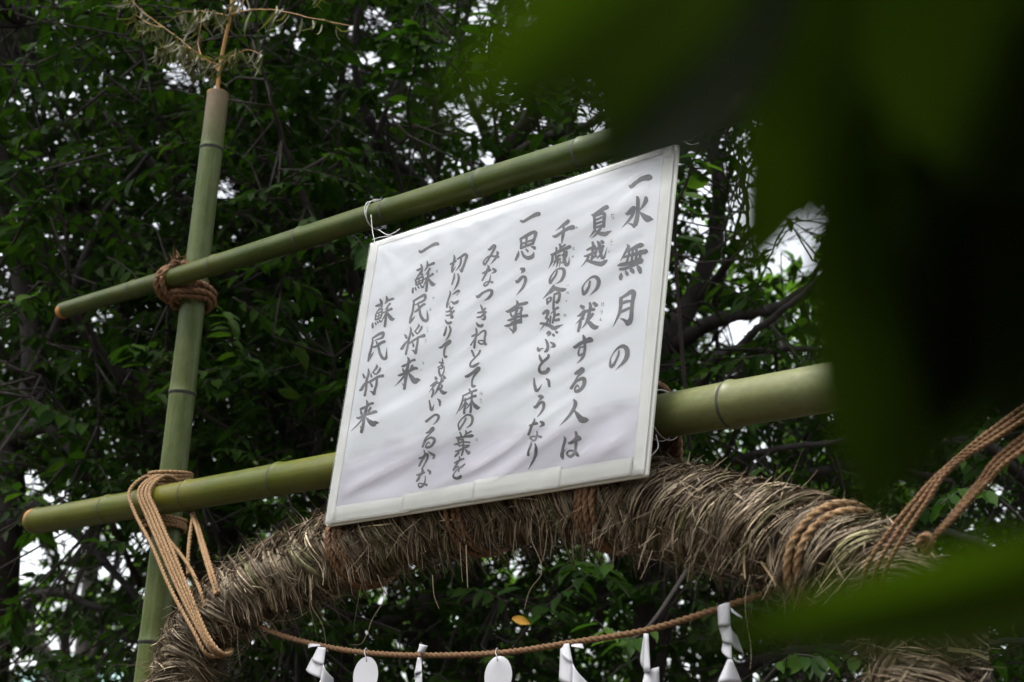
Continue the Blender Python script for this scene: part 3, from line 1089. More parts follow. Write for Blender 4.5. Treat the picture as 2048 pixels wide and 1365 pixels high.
# clinging bands low on the sheet
zz = node(t, 'ShaderNodeMapRange'); zz.inputs[1].default_value = .06; zz.inputs[2].default_value = .34
t.links.new(sp.outputs['Z'], zz.inputs[0])
ad = node(t, 'ShaderNodeMath', operation='MULTIPLY_ADD'); ad.inputs[1].default_value = 1.3
t.links.new(nz.outputs[0], ad.inputs[0]); t.links.new(zz.outputs[0], ad.inputs[2])
rr = ramp(t, ad.outputs[0], [(.86, (.015, .015, .015)), (.95, (.036, .036, .036))])
t.links.new(rr.outputs[0], mxa.inputs[0])
t.links.new(tr.outputs[0], mxa.inputs[1]); t.links.new(df.outputs[0], mxa.inputs[2])
gl = t.nodes.new('ShaderNodeBsdfGlossy'); gl.inputs['Roughness'].default_value = .22; gl.inputs[0].default_value = (1, 1, 1, 1)
fr = t.nodes.new('ShaderNodeFresnel'); fr.inputs[0].default_value = 1.35
mxb = t.nodes.new('ShaderNodeMixShader')
t.links.new(fr.outputs[0], mxb.inputs[0]); t.links.new(mxa.outputs[0], mxb.inputs[1]); t.links.new(gl.outputs[0], mxb.inputs[2])
t.links.new(mxb.outputs[0], out.inputs['Surface'])
link_mesh('plastic_film', fm, mt, sign)

# ------------------------------------------------------------------ grass ring
M['pale_straw'] = simple('pale_straw', (.30, .21, .10), .6, .15, 20)
YR = 2.600
RR = .095
pxs = [(378, 1365), (402, 1290), (468, 1215), (575, 1152), (700, 1100), (850, 1045), (1000, 1012), (1150, 1000), (1300, 1014),
       (1450, 1052), (1590, 1092), (1700, 1130), (1790, 1185), (1845, 1260), (1858, 1365)]
top = [at(u, v, YR) for u, v in pxs]
xl, zl = top[0][0], top[0][2]; xr, zr = top[-1][0], top[-1][2]
low = [(xr + .06, zr - .25), (xr + .05, zr - .65), (xr - .2, zr - 1.1), (xr - .65, .32), ((xl + xr) / 2, .14), (xl + .6, .32), (xl + .16, zr - 1.1), (xl - .05, zl - .65), (xl - .05, zl - .3)]
path = top + [np.array([x, YR, z]) for x, z in low]
cl = catmull(np.array(path + [path[0]]), 10)
cl, sarc = resample(cl, .012)
Tn = np.gradient(cl, axis=0); Tn /= np.linalg.norm(Tn, axis=1)[:, None]
NY = np.array([0, -1.0, 0])                       # towards the viewer
OUT = np.cross(NY, Tn)
cen = cl.mean(0)
if np.mean(np.sum(OUT * (cl - cen), 1)) < 0: OUT = -OUT
LT = sarc[-1]
def ringpt(s, phi, r):
    s = np.asarray(s) % LT
    i = s / LT * (len(cl) - 1)
    f = lambda A: np.stack([np.interp(i, np.arange(len(cl)), A[:, k]) for k in range(3)], -1)
    O = f(OUT); O /= np.linalg.norm(O, axis=-1)[..., None]
    return f(cl) + (np.cos(phi) * r)[..., None] * O + (np.sin(phi) * r)[..., None] * NY
ringo = empty('grass_ring', (cen[0], YR, .05), 'big shaggy ring of twisted dry grass hanging below the sign', 'grass ring')
core = MB(); nsd = 14; aa = np.linspace(0, 2 * np.pi, nsd, endpoint=False)
ss = np.linspace(0, LT, 220, endpoint=False)
vv = np.vstack([ringpt(np.full(nsd, s), aa, np.full(nsd, RR * .80)) for s in ss])
core.add(vv, [(i * nsd + j, i * nsd + (j + 1) % nsd, ((i + 1) % 220) * nsd + (j + 1) % nsd, ((i + 1) % 220) * nsd + j) for i in range(220) for j in range(nsd)])
core.build('grass_core', M['core'], ringo)
s_vis = sarc[len(cl) * 0]  # start of the visible arc
u_, v_, d_ = proj(cl)
inview = (v_ < 1500)
def arc_of(px):
    """arc length of the ring point nearest a picture position"""
    return float(sarc[np.argmin((u_ - px[0]) ** 2 + (v_ - px[1]) ** 2)])
s_right = arc_of((1300, 1014)); s_turn = arc_of((1815, 1215))

def clear_of_sign(P):
    """blades must not pass in front of the board"""
    q = P - SO
    s_, t_, h_ = q @ SX, q @ SV, q @ SN
    return ~np.any((s_ > -.02) & (s_ < SW + .02) & (t_ > -.006) & (h_ > -.022), axis=1)

def blades(S0, PH0, DS, DPH, LIFT, RB, W, curl, nseg=7, straight=None):
    """arrays -> ribbon mesh arrays; each blade wraps round the ring"""
    n = len(S0)
    tt = np.linspace(0, 1, nseg + 1)
    s = S0[:, None] + DS[:, None] * tt
    ph = PH0[:, None] + DPH[:, None] * (tt + .10 * np.sin(tt * 6.28 + curl[:, None]))
    r = RB[:, None] * (1 + .05 * np.sin(tt * 9 + curl[:, None] * 3)) + LIFT[:, None] * np.clip((tt - .62) / .38, 0, 1) ** 1.6 * RR + LIFT[:, None] * .35 * np.clip((.18 - tt) / .18, 0, 1) * RR
    P = ringpt(s.ravel(), ph.ravel(), r.ravel()).reshape(n, nseg + 1, 3)
    P += np.cumsum(rng.normal(0, .0009, P.shape), axis=1)
    P[:, :, 2] -= (LIFT[:, None] > .5) * np.clip(tt - .6, 0, 1) ** 2 * .10
    kk = clear_of_sign(P); P = P[kk]; W = W[kk]; n = len(P)
    T = np.gradient(P, axis=1)
    rd = rng.normal(0, 1, (n, 1, 3))
    Wv = np.cross(T, rd + 1.2 * np.cross(T, NY)); Wv /= np.linalg.norm(Wv, axis=2)[..., None] + 1e-9
    taper = np.clip(1.15 - tt, .12, 1) * np.clip(tt * 6 + .4, 0, 1)
    H = Wv * (W[:, None] * taper)[..., None] * .5
    V = np.stack([P - H, P + H], 2).reshape(n, -1, 3)
    base = (np.arange(nseg) * 2)
    qd = np.stack([base, base + 1, base + 3, base + 2], 1)
    Q = (qd[None] + (np.arange(n) * 2 * (nseg + 1))[:, None, None]).reshape(-1, 4)
    return V.reshape(-1, 3), Q


def lock(s0, ph0, ds, dph, n, rad_, W, Rb, nseg=8, twist=1.5, fray=.25):
    """one plaited lock of grass lying over the ring"""
    t_ = np.linspace(0, 1, nseg + 1)
    al = rng.uniform(0, 2 * np.pi, n)[:, None]; rho = rad_ * np.sqrt(rng.uniform(.25, 1, n))[:, None]
    sh = rng.uniform(-.10, .10, n)[:, None]; ln = rng.uniform(.75, 1.12, n)[:, None]
    tt = (t_[None] - .5) * ln + .5 + sh
    prof = (np.sin(np.pi * np.clip(tt, 0.02, .98)) ** .5)
    fr_ = np.where(rng.random(n) < fray, rng.uniform(.3, 1.5, n), 0)[:, None]
    lat = rho * np.cos(al + twist * tt) * prof
    up = rho * np.sin(al + twist * tt) * prof * .8
    sp_ = s0 + ds * (tt + .12 * np.sin(np.pi * tt)); ph = ph0 + dph * tt
    # lateral direction on the tube surface, across the lock
    L_ = math.hypot(ds, dph * Rb)
    cs, cp = dph * Rb / L_, -ds / L_
    sp_ = sp_ + lat * cs; ph = ph + lat * cp / Rb
    r = Rb - rad_ * .25 * (1 - prof) + up + fr_ * .30 * RR * (np.clip(tt - .7, 0, 1) / .3) ** 2 + fr_ * .12 * RR * (np.clip(.2 - tt, 0, 1) / .2) ** 2
    P = ringpt(sp_.ravel(), ph.ravel(), r.ravel()).reshape(n, nseg + 1, 3)
    P += np.cumsum(rng.normal(0, .0007, P.shape), axis=1)
    P = P[clear_of_sign(P)]; n = len(P)
    if n == 0: return np.zeros((0, 3)), np.zeros((0, 4), int)
    T = np.gradient(P, axis=1)
    rd = rng.normal(0, .8, (n, 1, 3))
    nrm = P - ringpt(np.full(n * (nseg + 1), s0), np.zeros(n * (nseg + 1)), np.zeros(n * (nseg + 1))).reshape(P.shape)
    Wv = np.cross(T, nrm / (np.linalg.norm(nrm, axis=2)[..., None] + 1e-9) + rd * .5); Wv /= np.linalg.norm(Wv, axis=2)[..., None] + 1e-9
    taper = np.clip(1.2 - t_, .2, 1) * np.clip(t_ * 6 + .4, 0, 1)
    w_ = rng.uniform(W[0], W[1], n)
    H = Wv * (w_[:, None] * taper)[..., None] * .5
    V = np.stack([P - H, P + H], 2).reshape(n, -1, 3)
    base = (np.arange(nseg) * 2)
    qd = np.stack([base, base + 1, base + 3, base + 2], 1)
    Q = (qd[None] + (np.arange(n) * 2 * (nseg + 1))[:, None, None]).reshape(-1, 4)
    return V.reshape(-1, 3), Q

nlk = 0
def put_lock(s0, ph0, ds, dph, vis, green=.12, **kw):
    global nlk
    n = int(rng.uniform(50, 72)) if vis else 16
    V, Q = lock(s0, ph0, ds, dph, n, kw.get('rad_', .017) * rng.uniform(.85, 1.4), (.0022, .0058) if vis else (.006, .010), RR * kw.get('Rb', .93) * rng.uniform(.95, 1.05), 8 if vis else 5, rng.uniform(-2.5, 2.5), kw.get('fray', .3))
    if not len(Q): return
    link_mesh('grass_bundle', np_mesh('grass_bundle', V, Q.ravel(), np.full(len(Q), 4)), M['straw_green'] if rng.random() < green else M['straw'], ringo)
    nlk += 1
s = 0.0
while s < LT:
    i = int(s / LT * (len(cl) - 1)); vis = inview[i]
    dj = lambda a=.006: rng.normal(0, a)
    if vis and s_right - .05 < s < s_turn:
        # combed locks sweeping down across the ring
        put_lock(s + dj(), rng.uniform(-1.1, -.5), rng.uniform(-.10, -.06), rng.uniform(1.8, 2.3), vis, .07, rad_=.019, Rb=.95, fray=.30)
        put_lock(s + .015 + dj(), rng.uniform(.1, .6), rng.uniform(-.09, -.03), rng.uniform(1.7, 2.2), vis, .07, rad_=.019, Rb=.94, fray=.4)
        put_lock(s + dj(), rng.uniform(1.5, 2.1), rng.uniform(-.06, .03), rng.uniform(1.2, 1.8), vis, .1, rad_=.017, Rb=.90, fray=.5)
        s += .024
    else:
        # herringbone plait
        put_lock(s + dj(), -1.0 + dj(.12), .085, 1.35, vis, .10, rad_=.018)
        put_lock(s + .012 + dj(), .10 + dj(.12), -.080, 1.45, vis, .08, rad_=.018)
        put_lock(s + dj(), 1.05 + dj(.12), .085, 1.45, vis, .12, rad_=.018)
        put_lock(s + .012 + dj(), 2.05 + dj(.12), -.075, 1.3, vis, .10, rad_=.017, fray=.5)
        s += .026 if vis else .06
    if not vis: s += .03

# long loose straws standing off the ring
vis_s = sarc[inview]
nb = 420
S0 = rng.choice(vis_s, nb) + rng.normal(0, .01, nb)
V, Q = blades(S0, rng.uniform(-.8, 2.8, nb), rng.normal(0, .09, nb), rng.uniform(-.8, 1.6, nb), rng.uniform(.5, 2.0, nb) * (rng.random(nb) ** .6), np.full(nb, RR * .97), rng.uniform(.0010, .0024, nb), rng.uniform(0, 6.28, nb), 9)
o = link_mesh('loose_straw', np_mesh('loose_straw', V, Q.ravel(), np.full(len(Q), 4)), M['straw'], ringo)
o['kind'] = 'stuff'

def ribbon(mb_, P, w, up=(0, 1, .3)):
    P = catmull(P, 5); T = np.gradient(P, axis=0)
    Wv = np.cross(T, np.array(up)); Wv /= np.linalg.norm(Wv, axis=1)[:, None] + 1e-9
    tp = np.linspace(1, .5, len(P))[:, None]
    n = len(P)
    mb_.add(np.vstack([P - Wv * w * .5 * tp, P + Wv * w * .5 * tp]), [(i, i + 1, n + i + 1, n + i) for i in range(n - 1)])
yf = YR - .08
for pts, w, mk in (
    ([(755, 1150), (768, 1195), (745, 1238), (735, 1265), (722, 1288), (700, 1290)], .0016, 'straw'),
    ([(622, 1190), (624, 1215), (640, 1240), (648, 1262), (652, 1290)], .0015, 'straw'),
    ([(1065, 1020), (1062, 1075), (1080, 1120), (1082, 1150), (1060, 1180), (1048, 1220)], .0020, 'straw'),
    ([(1095, 1060), (1088, 1110), (1072, 1150)], .0014, 'straw'),
    ([(865, 1150), (868, 1190), (878, 1218)], .0022, 'straw'),
    ([(920, 1085), (922, 1130), (925, 1165)], .0016, 'straw'), ([(932, 1090), (935, 1168), (936, 1172)], .0032, 'straw'),
    ([(1492, 1090), (1488, 1125), (1490, 1158)], .0062, 'pale_straw'), ([(1494, 1088), (1505, 1115), (1509, 1124)], .0048, 'gold'),
    ([(1521, 1123), (1540, 1150), (1552, 1172)], .0060, 'pale_straw'), ([(1545, 1065), (1560, 1085), (1575, 1108)], .0050, 'straw_green'),
    ([(1528, 985), (1550, 962), (1575, 940)], .0034, 'straw_green'), ([(1640, 1003), (1680, 1004), (1708, 997)], .0026, 'straw'),
    ([(1290, 1090), (1282, 1115), (1276, 1140)], .0028, 'straw'), ([(1305, 1100), (1292, 1135), (1280, 1160)], .0020, 'straw'),
    ([(1905, 1230), (1950, 1250), (1990, 1252)], .0022, 'straw_green'),
    ([(1895, 1300), (1940, 1305), (1978, 1320)], .0080, 'straw_green'), ([(1480, 1090), (1475, 1120), (1462, 1147)], .0022, 'straw'),
    ([(1500, 1150), (1490, 1210), (1502, 1300), (1500, 1340)], .0014, 'straw'), ([(1375, 930), (1378, 915), (1380, 905)], .0020, 'straw'),
    ([(590, 1120), (600, 1090), (630, 1022), (640, 1020)], .0014, 'straw'), ([(505, 1120), (520, 1095), (545, 1108)], .0016, 'straw')):
    mb_ = MB(); ribbon(mb_, [at(u, v, yf - .01) for u, v in pts], w)
    mb_.build('loose_straw', M[mk], ringo)

# short straws lying every way over the locks
nb = 1700
S0 = rng.choice(vis_s, nb) + rng.normal(0, .01, nb)
V, Q = blades(S0, rng.uniform(-1.2, 3.2, nb), rng.normal(0, .055, nb), rng.normal(.2, .75, nb), rng.uniform(.0, .5, nb) ** 1.5, np.full(nb, RR * 1.02) * rng.uniform(.97, 1.07, nb), rng.uniform(.0018, .0052, nb), rng.uniform(0, 6.28, nb), 5)
o = link_mesh('crossing_straw', np_mesh('crossing_straw', V, Q.ravel(), np.full(len(Q), 4)), M['straw'], ringo)
o['kind'] = 'stuff'

# rope turns bound round the ring
def ring_wrap(px, n, r, mat, label, spread=.016, tilt=0.0, R0=RR * 1.07):
    sc_ = arc_of(px)
    rt = empty('rope_binding', ringpt(np.array([sc_]), np.array([1.57]), np.array([RR]))[0], label, 'rope', 'ropes bound round the grass ring')
    for k in range(n):
        mb_ = MB()
        ph = np.linspace(0, 2 * np.pi, 18)
        P = ringpt(sc_ + (k - (n - 1) / 2) * spread + tilt * np.sin(ph) + rng.normal(0, .002) + .004 * np.sin(ph * 2 + k), ph, np.full(18, R0 + rng.uniform(-.004, .004)))
        rope(mb_, P, r, k=3, fuzz=.8, phase=k)
        mb_.build('rope_turn', mat, rt)
    return rt
ring_wrap((735, 1095), 4, .0062, M['coir'], 'reddish rope turns round the ring under the left half of the sign')
ring_wrap((975, 1018), 3, .0062, M['coir'], 'reddish rope turns round the ring under the middle of the sign')
ring_wrap((1235, 1003), 4, .0068, M['coir'], 'reddish rope turns round the ring under the right corner of the sign')
ring_wrap((1685, 1124), 2, .0082, M['jute'], 'two pale rope turns round the ring beside the dangling yellow straws', .022, -.03)
# ring_wrap((415, 1262), 5, .0062, M['jute'], 'pale rope turns round the left shoulder of the ring', .012, 0, RR * .98)

# ------------------------------------------------------------------ lashings
def strand_set(name, label, mat, strands, r, cat='rope', fuzz=1.0, group=None):
    first = strands[0][0]
    rt = empty(name, at(*first) if len(first) == 3 else first, label, cat, group)
    for k, st in enumerate(strands):
        mb_ = MB()
        P = [at(*p) if abs(p[0]) > 20 else np.array(p) for p in st]
        rope(mb_, P, r if not isinstance(r, (list, tuple)) else r[k], fuzz=fuzz, phase=k * 1.3)
        mb_.build('rope_strand', mat, rt)
    return rt

# left hanging rope: ring -> over the lower bar -> round the upright
yb, yt = 2.50, 2.525
sts = []
for k, ko in enumerate((0, 1.9, 2.6, 3.4, 4.1)):
    o_ = ko * 9
    sts.append([(448 + ko * 4, 1296, 2.60), (440 + ko * 5, 1312 - ko, 2.545), (412 + ko * 7, 1304 + rng.uniform(-4, 4), 2.500), (386 + ko * 6.5 + rng.uniform(-3, 3), 1265, 2.488), (345 + ko * 7.8 + rng.uniform(-3, 3), 1180, 2.496), (303 + ko * 9.5 + rng.uniform(-3, 3), 1095, 2.508), (272 + ko * 10.5 + rng.uniform(-1, 1), 1030, 2.523),
                (258 + o_ * 1.1, 990, 2.530), (272 + o_, 966, 2.560), (300 + o_ * .9, 952 + (k % 2) * 3, 2.610), (340 + k * 5, 956 + k * 2, 2.665), (375 + k * 3, 968 + k * 2, 2.715)])
sts.append([(410, 1215, 2.50), (402, 1185, 2.50), (385, 1145, 2.52), (362, 1110, 2.54), (335, 1075, 2.56), (322, 1040, 2.58), (318, 1015, 2.61)])
sts.append([(432, 1190, 2.50), (420, 1150, 2.51), (405, 1100, 2.54), (392, 1052, 2.57), (384, 1030, 2.60), (380, 1005, 2.63)])
sts.append([(440, 1185, 2.505), (427, 1150, 2.515), (411, 1100, 2.545), (397, 1055, 2.575), (388, 1032, 2.605), (384, 1005, 2.63)])
sts.append([(376, 1150, 2.53), (376, 1120, 2.54), (379, 1080, 2.56), (384, 1045, 2.58), (388, 1030, 2.60)])
strand_set('hanging_rope', 'tan straw rope looped over the lower bar and holding up the left of the ring', M['jute'], sts, .0052)
# horizontal turns round the upright under the lower bar
zL = at(350, 1038, YP - .05)[2]
rt = empty('pole_lashing', (PX, YP, zL), 'straw rope turns round the upright just below the lower bar', 'rope')
for k in range(4):
    mb_ = MB(); ph = np.linspace(0, 2 * np.pi, 15)
    rope(mb_, np.stack([PX + .058 * np.cos(ph), YP - .012 + .062 * np.sin(ph), zL - .012 + k * .011 + .006 * np.cos(ph + k)], 1), .0052, k=4, phase=k)
    mb_.build('rope_turn', M['jute'], rt)
for k in range(5):
    mb_ = MB(); ph = np.linspace(0, 2 * np.pi, 15)
    rope(mb_, np.stack([PX + .052 * np.cos(ph), YP - .008 + .062 * np.sin(ph), zL + .125 + k * .006 + .022 * np.sin(ph + .3 * k) - .022 * np.cos(ph)], 1), .0056, k=4, phase=k)
    mb_.build('rope_turn', M['jute'], rt)

# thick lashing where the upper bar crosses the upright
xc = at(352, 545, YB)[0]; zc = bz(xc)
zu = at(372, 588, YP - .05)[2]
rt = empty('crossing_lashing', (xc, YB, zc), 'thick brown coir rope lashing the upper bar to the upright', 'rope')
for k, (dx, w) in enumerate(((-.050, .0092), (-.020, .0095), (-.036, .0080))):
    mb_ = MB(); ph = np.linspace(0, 2 * np.pi, 17)
    yy = YB + .030 - .072 * np.cos(ph) + .012
    zz_ = zc + .052 * np.sin(ph) - .006
    if k == 2: yy = yy + .02; zz_ = zz_ + .012
    rope(mb_, np.stack([xc + dx + .020 * np.sin(ph + .6) - .01 * np.cos(ph), yy, zz_], 1), w, k=5, fuzz=1.6, phase=k)
    mb_.build('rope_turn', M['coir'], rt)
for k in range(4):
    mb_ = MB(); ph = np.linspace(0, 2 * np.pi, 17)
    rr_ = .052 + (k % 2) * .010
    rope(mb_, np.stack([PX + rr_ * np.cos(ph), YP - .008 + (rr_ + .006) * np.sin(ph), zu - .010 + k * .012 + .008 * np.cos(ph + .4) + .004 * np.sin(3 * ph + k)], 1), .0082, k=5, fuzz=1.6, phase=k)
    mb_.build('rope_turn', M['coir'], rt)
# knot with frayed end
mb_ = MB()
kc = at(352, 528, YB - .01)
ph = np.linspace(0, 5.5, 15)
rope(mb_, np.stack([kc[0] + .030 * np.cos(ph) - .004 * ph, kc[1] + .03 + .03 * np.sin(ph), kc[2] - .004 + .012 * np.sin(ph * 1.5)], 1), .0085, k=4, fuzz=2)
mb_.build('knot', M['coir'], rt)
mb_ = MB()
for _ in range(110):
    p0 = kc + rng.normal(0, .012, 3) * np.array([1.6, 1, .6]) + np.array([0, 0, .004])
    d = np.array([rng.normal(-.2, .7), rng.normal(0, .4), abs(rng.normal(.6, .5))]); L = rng.uniform(.008, .028)
    p2 = p0 + d * L + np.array([0, 0, rng.uniform(-.3, .2) * L])
    w = np.cross(d, rng.normal(0, 1, 3)); w = w / np.linalg.norm(w) * .0007
    mb_.add([p0 - w, p0 + w, (p0 + p2) / 2 + w + rng.normal(0, .001, 3), (p0 + p2) / 2 - w, p2], [(0, 1, 2, 3), (3, 2, 4)])
mb_.build('frayed_end', M['coir'], rt)

# coir lashing behind the right foot of the sign
xr_ = at(1325, 860, YB)[0]
rt = empty('bar_lashing', (xr_, YB, bzl(xr_)), 'dark coir rope turns joining bar and ring behind the lower right corner of the sign', 'rope')
for k in range(5):
    mb_ = MB(); ph = np.linspace(0, 2 * np.pi, 17)
    rope(mb_, np.stack([np.full(17, xr_ - .075 + k * .016) + .004 * np.sin(ph), YB + .064 * np.sin(ph) * (1), bzl(xr_) - .075 + .142 * np.cos(ph)], 1), .0080, k=4, fuzz=1.5, phase=k)
    mb_.build('rope_turn', M['coir'], rt)

# right hanging ropes
xk, yk = 1862, 1082
PR = np.array([-1.02, YP, 0])
sts = []
for k in range(3):
    e0 = np.array([-1.00, 2.60, bzl(-1.0) + .05 - k * .01])
    a_ = at(1855 + k * 6, 1085 - k * 4, 2.50); b_ = at(1955 + k * 10, 968 - k * 2, 2.505); c_ = at(2048 + k * 6, 872 + k * 9, 2.51)
    sts.append([a_, a_ * .5 + b_ * .5 + np.array([0, 0, -.002]), b_, c_, e0])
rt = empty('hanging_rope', sts[0][0], 'taut brown rope rising from the knot at the right shoulder of the ring', 'rope')
for k, st in enumerate(sts):
    mb_ = MB(); rope(mb_, st, .0042, fuzz=2.6, phase=k); mb_.build('rope_strand', M['hemp'], rt)
mb_ = MB(); kc = at(1858, 1085, 2.495); ph = np.linspace(0, 9, 20)
rope(mb_, np.stack([kc[0] - .006 + .011 * np.cos(ph), kc[1] + .012 * np.sin(ph * .6), kc[2] - .002 + .012 * np.sin(ph * 1.1)], 1), .0068, k=4, fuzz=2)
mb_.build('knot', M['hemp'], rt)
sts = []
for k in range(3):
    sts.append([at(1722 + k * 18, 1185, 2.50), at(1735 + k * 20, 1130, 2.478), at(1775 + k * 18, 1068, 2.476), at(1822 + k * 14, 1010, 2.48), at(1890 + k * 9, 938 - k * 3, 2.49), at(2048 + k * 6, 815 + k * 9, 2.50), np.array([-.98, 2.60, bzl(-1.0) + .10 - k * .01])])
rt = empty('hanging_rope', sts[0][0], 'brown ropes slanting across the ring behind the hanging leaf, left of the knot', 'rope')
for k, st in enumerate(sts):
    mb_ = MB(); rope(mb_, st, .0042, fuzz=2.6, phase=k); mb_.build('rope_strand', M['hemp'], rt)

# white strings tying the sign
def stringset(label, paths, w=.0009):
    P0 = paths[0][0]
    rt_ = empty('tie_string', P0, label, 'string', 'white strings tying the sign')
    for p in paths:
        mb__ = MB(); C_ = catmull(p, 6); tube(mb__, C_, w, 6); mb__.build('string_loop', M['string'], rt_)
def barloop(u, v, zf, rr_, dx, k, lean=.0, closed=2.0):
    x = at(u, v, YB)[0]; ph = np.linspace(.3, .3 + closed * np.pi, 17)
    return np.stack([x + dx + lean * np.sin(ph) + .002 * np.cos(2 * ph + k), YB - rr_ * np.cos(ph), zf(x) + rr_ * np.sin(ph)], 1)
tl = S(.012, SH - .004, .004)
stringset('white string round the upper bar at the upper left corner of the sign',
          [barloop(756, 440, bz, .037, -.006, 0, .003), barloop(752, 440, bz, .038, -.004, 1, -.004), barloop(752, 440, bz, .038, .003, 2, .008),
           [at(742, 430, 2.552), at(745, 462, 2.548), tl + np.array([.01, -.003, .0]), tl],
           [at(757, 460, 2.55), at(775, 470, 2.545), at(790, 465, 2.55), at(800, 458, 2.552)], [at(745, 480, 2.54), at(760, 475, 2.535), at(785, 472, 2.53)]])
tr_ = S(SW - .010, SH - .004, .004)
stringset('white string round the upper bar at the upper right corner of the sign',
          [barloop(1362, 262, bz, .043, 0, 0, .004), barloop(1362, 262, bz, .044, .008, 1, -.004),
           [at(1358, 282, 2.545), at(1356, 296, 2.543), tr_], [at(1362, 278, 2.545), at(1380, 290, 2.54), at(1398, 287, 2.545)]])
stringset('thin string round the lower bar at the right edge of the sign',
          [barloop(1322, 835, bzl, .052, .0, 0, .006), barloop(1322, 835, bzl, .053, .012, 1, -.005), [at(1312, 870, 2.53), at(1316, 895, 2.52), at(1300, 915, 2.51)]], .001)

# ------------------------------------------------------------------ rope garland with paper streamers
YS = 2.585
gp = [(500, 1240), (555, 1268), (640, 1291), (735, 1306), (850, 1311), (1000, 1306), (1140, 1286), (1290, 1261), (1420, 1223), (1560, 1176), (1660, 1140)]
rt = empty('sacred_rope', at(850, 1311, YS), 'thin brown twisted rope strung in a curve across the ring', 'rope')
mb_ = MB(); rope(mb_, [at(u, v, YS) for u, v in gp], .0066, fuzz=.7); mb_.build('rope_strand', M['hemp'], rt)
def garl(u):
    x = np.interp(u, [p[0] for p in gp], [p[1] for p in gp]); return x

def sheet(name, quads, parent, mat):
    """folded paper strips: quads of picture positions with depths"""
    for q_ in quads:
        P = [at(*p) for p in q_]
        P = [np.array(p) for p in P]
        n = 6; mb__ = MB(); vv = []; c_ = (P[0] + P[2]) / 2
        for i in range(n + 1):
            for j in range(n + 1):
                a_, b_ = i / n, j / n
                p = (P[0] * (1 - a_) + P[1] * a_) * (1 - b_) + (P[3] * (1 - a_) + P[2] * a_) * b_
                p = p + np.array([0, -.006 * math.sin(np.pi * a_) * (1 + b_), 0])
                vv.append(p)
        mb__.add(vv, [(i * (n + 1) + j, (i + 1) * (n + 1) + j, (i + 1) * (n + 1) + j + 1, i * (n + 1) + j + 1) for i in range(n) for j in range(n)])
        o_ = mb__.build(name, mat, parent)
        so = o_.modifiers.new('thick', 'SOLIDIFY'); so.thickness = .0004
y0_ = YS - .010
GR = 'white paper streamers and tags on the rope'
SH_ = [
 ('folded white paper streamer at the left end of the rope, its stub pointing left',
  [[(616, 1288, y0_ + .01), (640, 1289, y0_), (642, 1293, y0_), (617, 1299, y0_ + .01)],
   [(636, 1294, y0_), (652, 1296, y0_ - .004), (647, 1331, y0_ - .012), (624, 1318, y0_ + .01)],
   [(624, 1316, y0_ + .01), (647, 1329, y0_ - .012), (643, 1358, y0_ - .01), (612, 1340, y0_ + .02)],
   [(647, 1329, y0_ - .012), (667, 1357, y0_ + .01), (668, 1392, y0_ + .02), (641, 1358, y0_ - .012)],
   [(641, 1360, y0_ - .012), (668, 1390, y0_ + .02), (650, 1430, y0_), (622, 1405, y0_ - .02)]]),
 ('narrow white paper streamer seen edge on between the two oval tags',
  [[(839, 1288, y0_), (856, 1292, y0_ - .01), (848, 1308, y0_ - .004), (838, 1306, y0_)],
   [(837, 1316, y0_), (843, 1316, y0_ - .004), (844, 1345, y0_ - .01), (831, 1355, y0_ + .03)],
   [(831, 1355, y0_ + .03), (844, 1345, y0_ - .01), (846, 1400, y0_), (828, 1410, y0_ + .02)]]),
 ('folded white paper streamer right of the second oval tag, its stub pointing right',
  [[(1142, 1291, y0_), (1165, 1288, y0_ - .01), (1168, 1298, y0_ - .01), (1143, 1294, y0_)],
   [(1128, 1292, y0_), (1138, 1287, y0_ - .008), (1146, 1328, y0_ - .012), (1121, 1299, y0_)],
   [(1121, 1299, y0_), (1146, 1326, y0_ - .012), (1145, 1372, y0_ - .01), (1118, 1360, y0_ + .01)],
   [(1146, 1328, y0_ - .012), (1176, 1366, y0_ + .01), (1190, 1410, y0_ + .02), (1144, 1372, y0_ - .012)]]),
 ('slender white paper streamer hanging from a thin string, left of the longest streamer',
  [[(1292, 1268, y0_), (1297, 1268, y0_ - .004), (1301, 1345, y0_ - .008), (1291, 1347, y0_ + .02)],
   [(1290, 1268, y0_ + .002), (1294, 1268, y0_), (1293, 1347, y0_ + .01), (1285, 1308, y0_ + .02)],
   [(1290, 1346, y0_ - .004), (1318, 1334, y0_ + .01), (1320, 1400, y0_ + .01), (1276, 1400, y0_ - .01)]]),
 ('longest white paper streamer, folded and twisted, at the right end of the rope',
  [[(1459, 1211, y0_), (1484, 1233, y0_ - .01), (1485, 1238, y0_ - .01), (1461, 1217, y0_)],
   [(1435, 1215, y0_), (1459, 1205, y0_ - .01), (1461, 1252, y0_ - .012), (1437, 1255, y0_ + .004)],
   [(1437, 1253, y0_ + .004), (1461, 1251, y0_ - .012), (1466, 1290, y0_ - .01), (1446, 1284, y0_ + .01)],
   [(1461, 1251, y0_ - .012), (1474, 1272, y0_), (1487, 1308, y0_ + .02), (1465, 1288, y0_ - .010)],
   [(1446, 1286, y0_ + .01), (1463, 1289, y0_ - .01), (1464, 1322, y0_ - .01), (1444, 1296, y0_ + .01)],
   [(1456, 1318, y0_), (1465, 1320, y0_ - .01), (1484, 1366, y0_ + .01), (1435, 1366, y0_ - .01)],
   [(1435, 1366, y0_ - .01), (1484, 1366, y0_ + .01), (1490, 1420, y0_), (1430, 1420, y0_)]]),
]
for lab, qs in SH_:
    rt = empty('paper_streamer', at(*qs[0][0]), lab, 'paper streamer', GR)
    sheet('paper_fold', qs, rt, M['shide'])
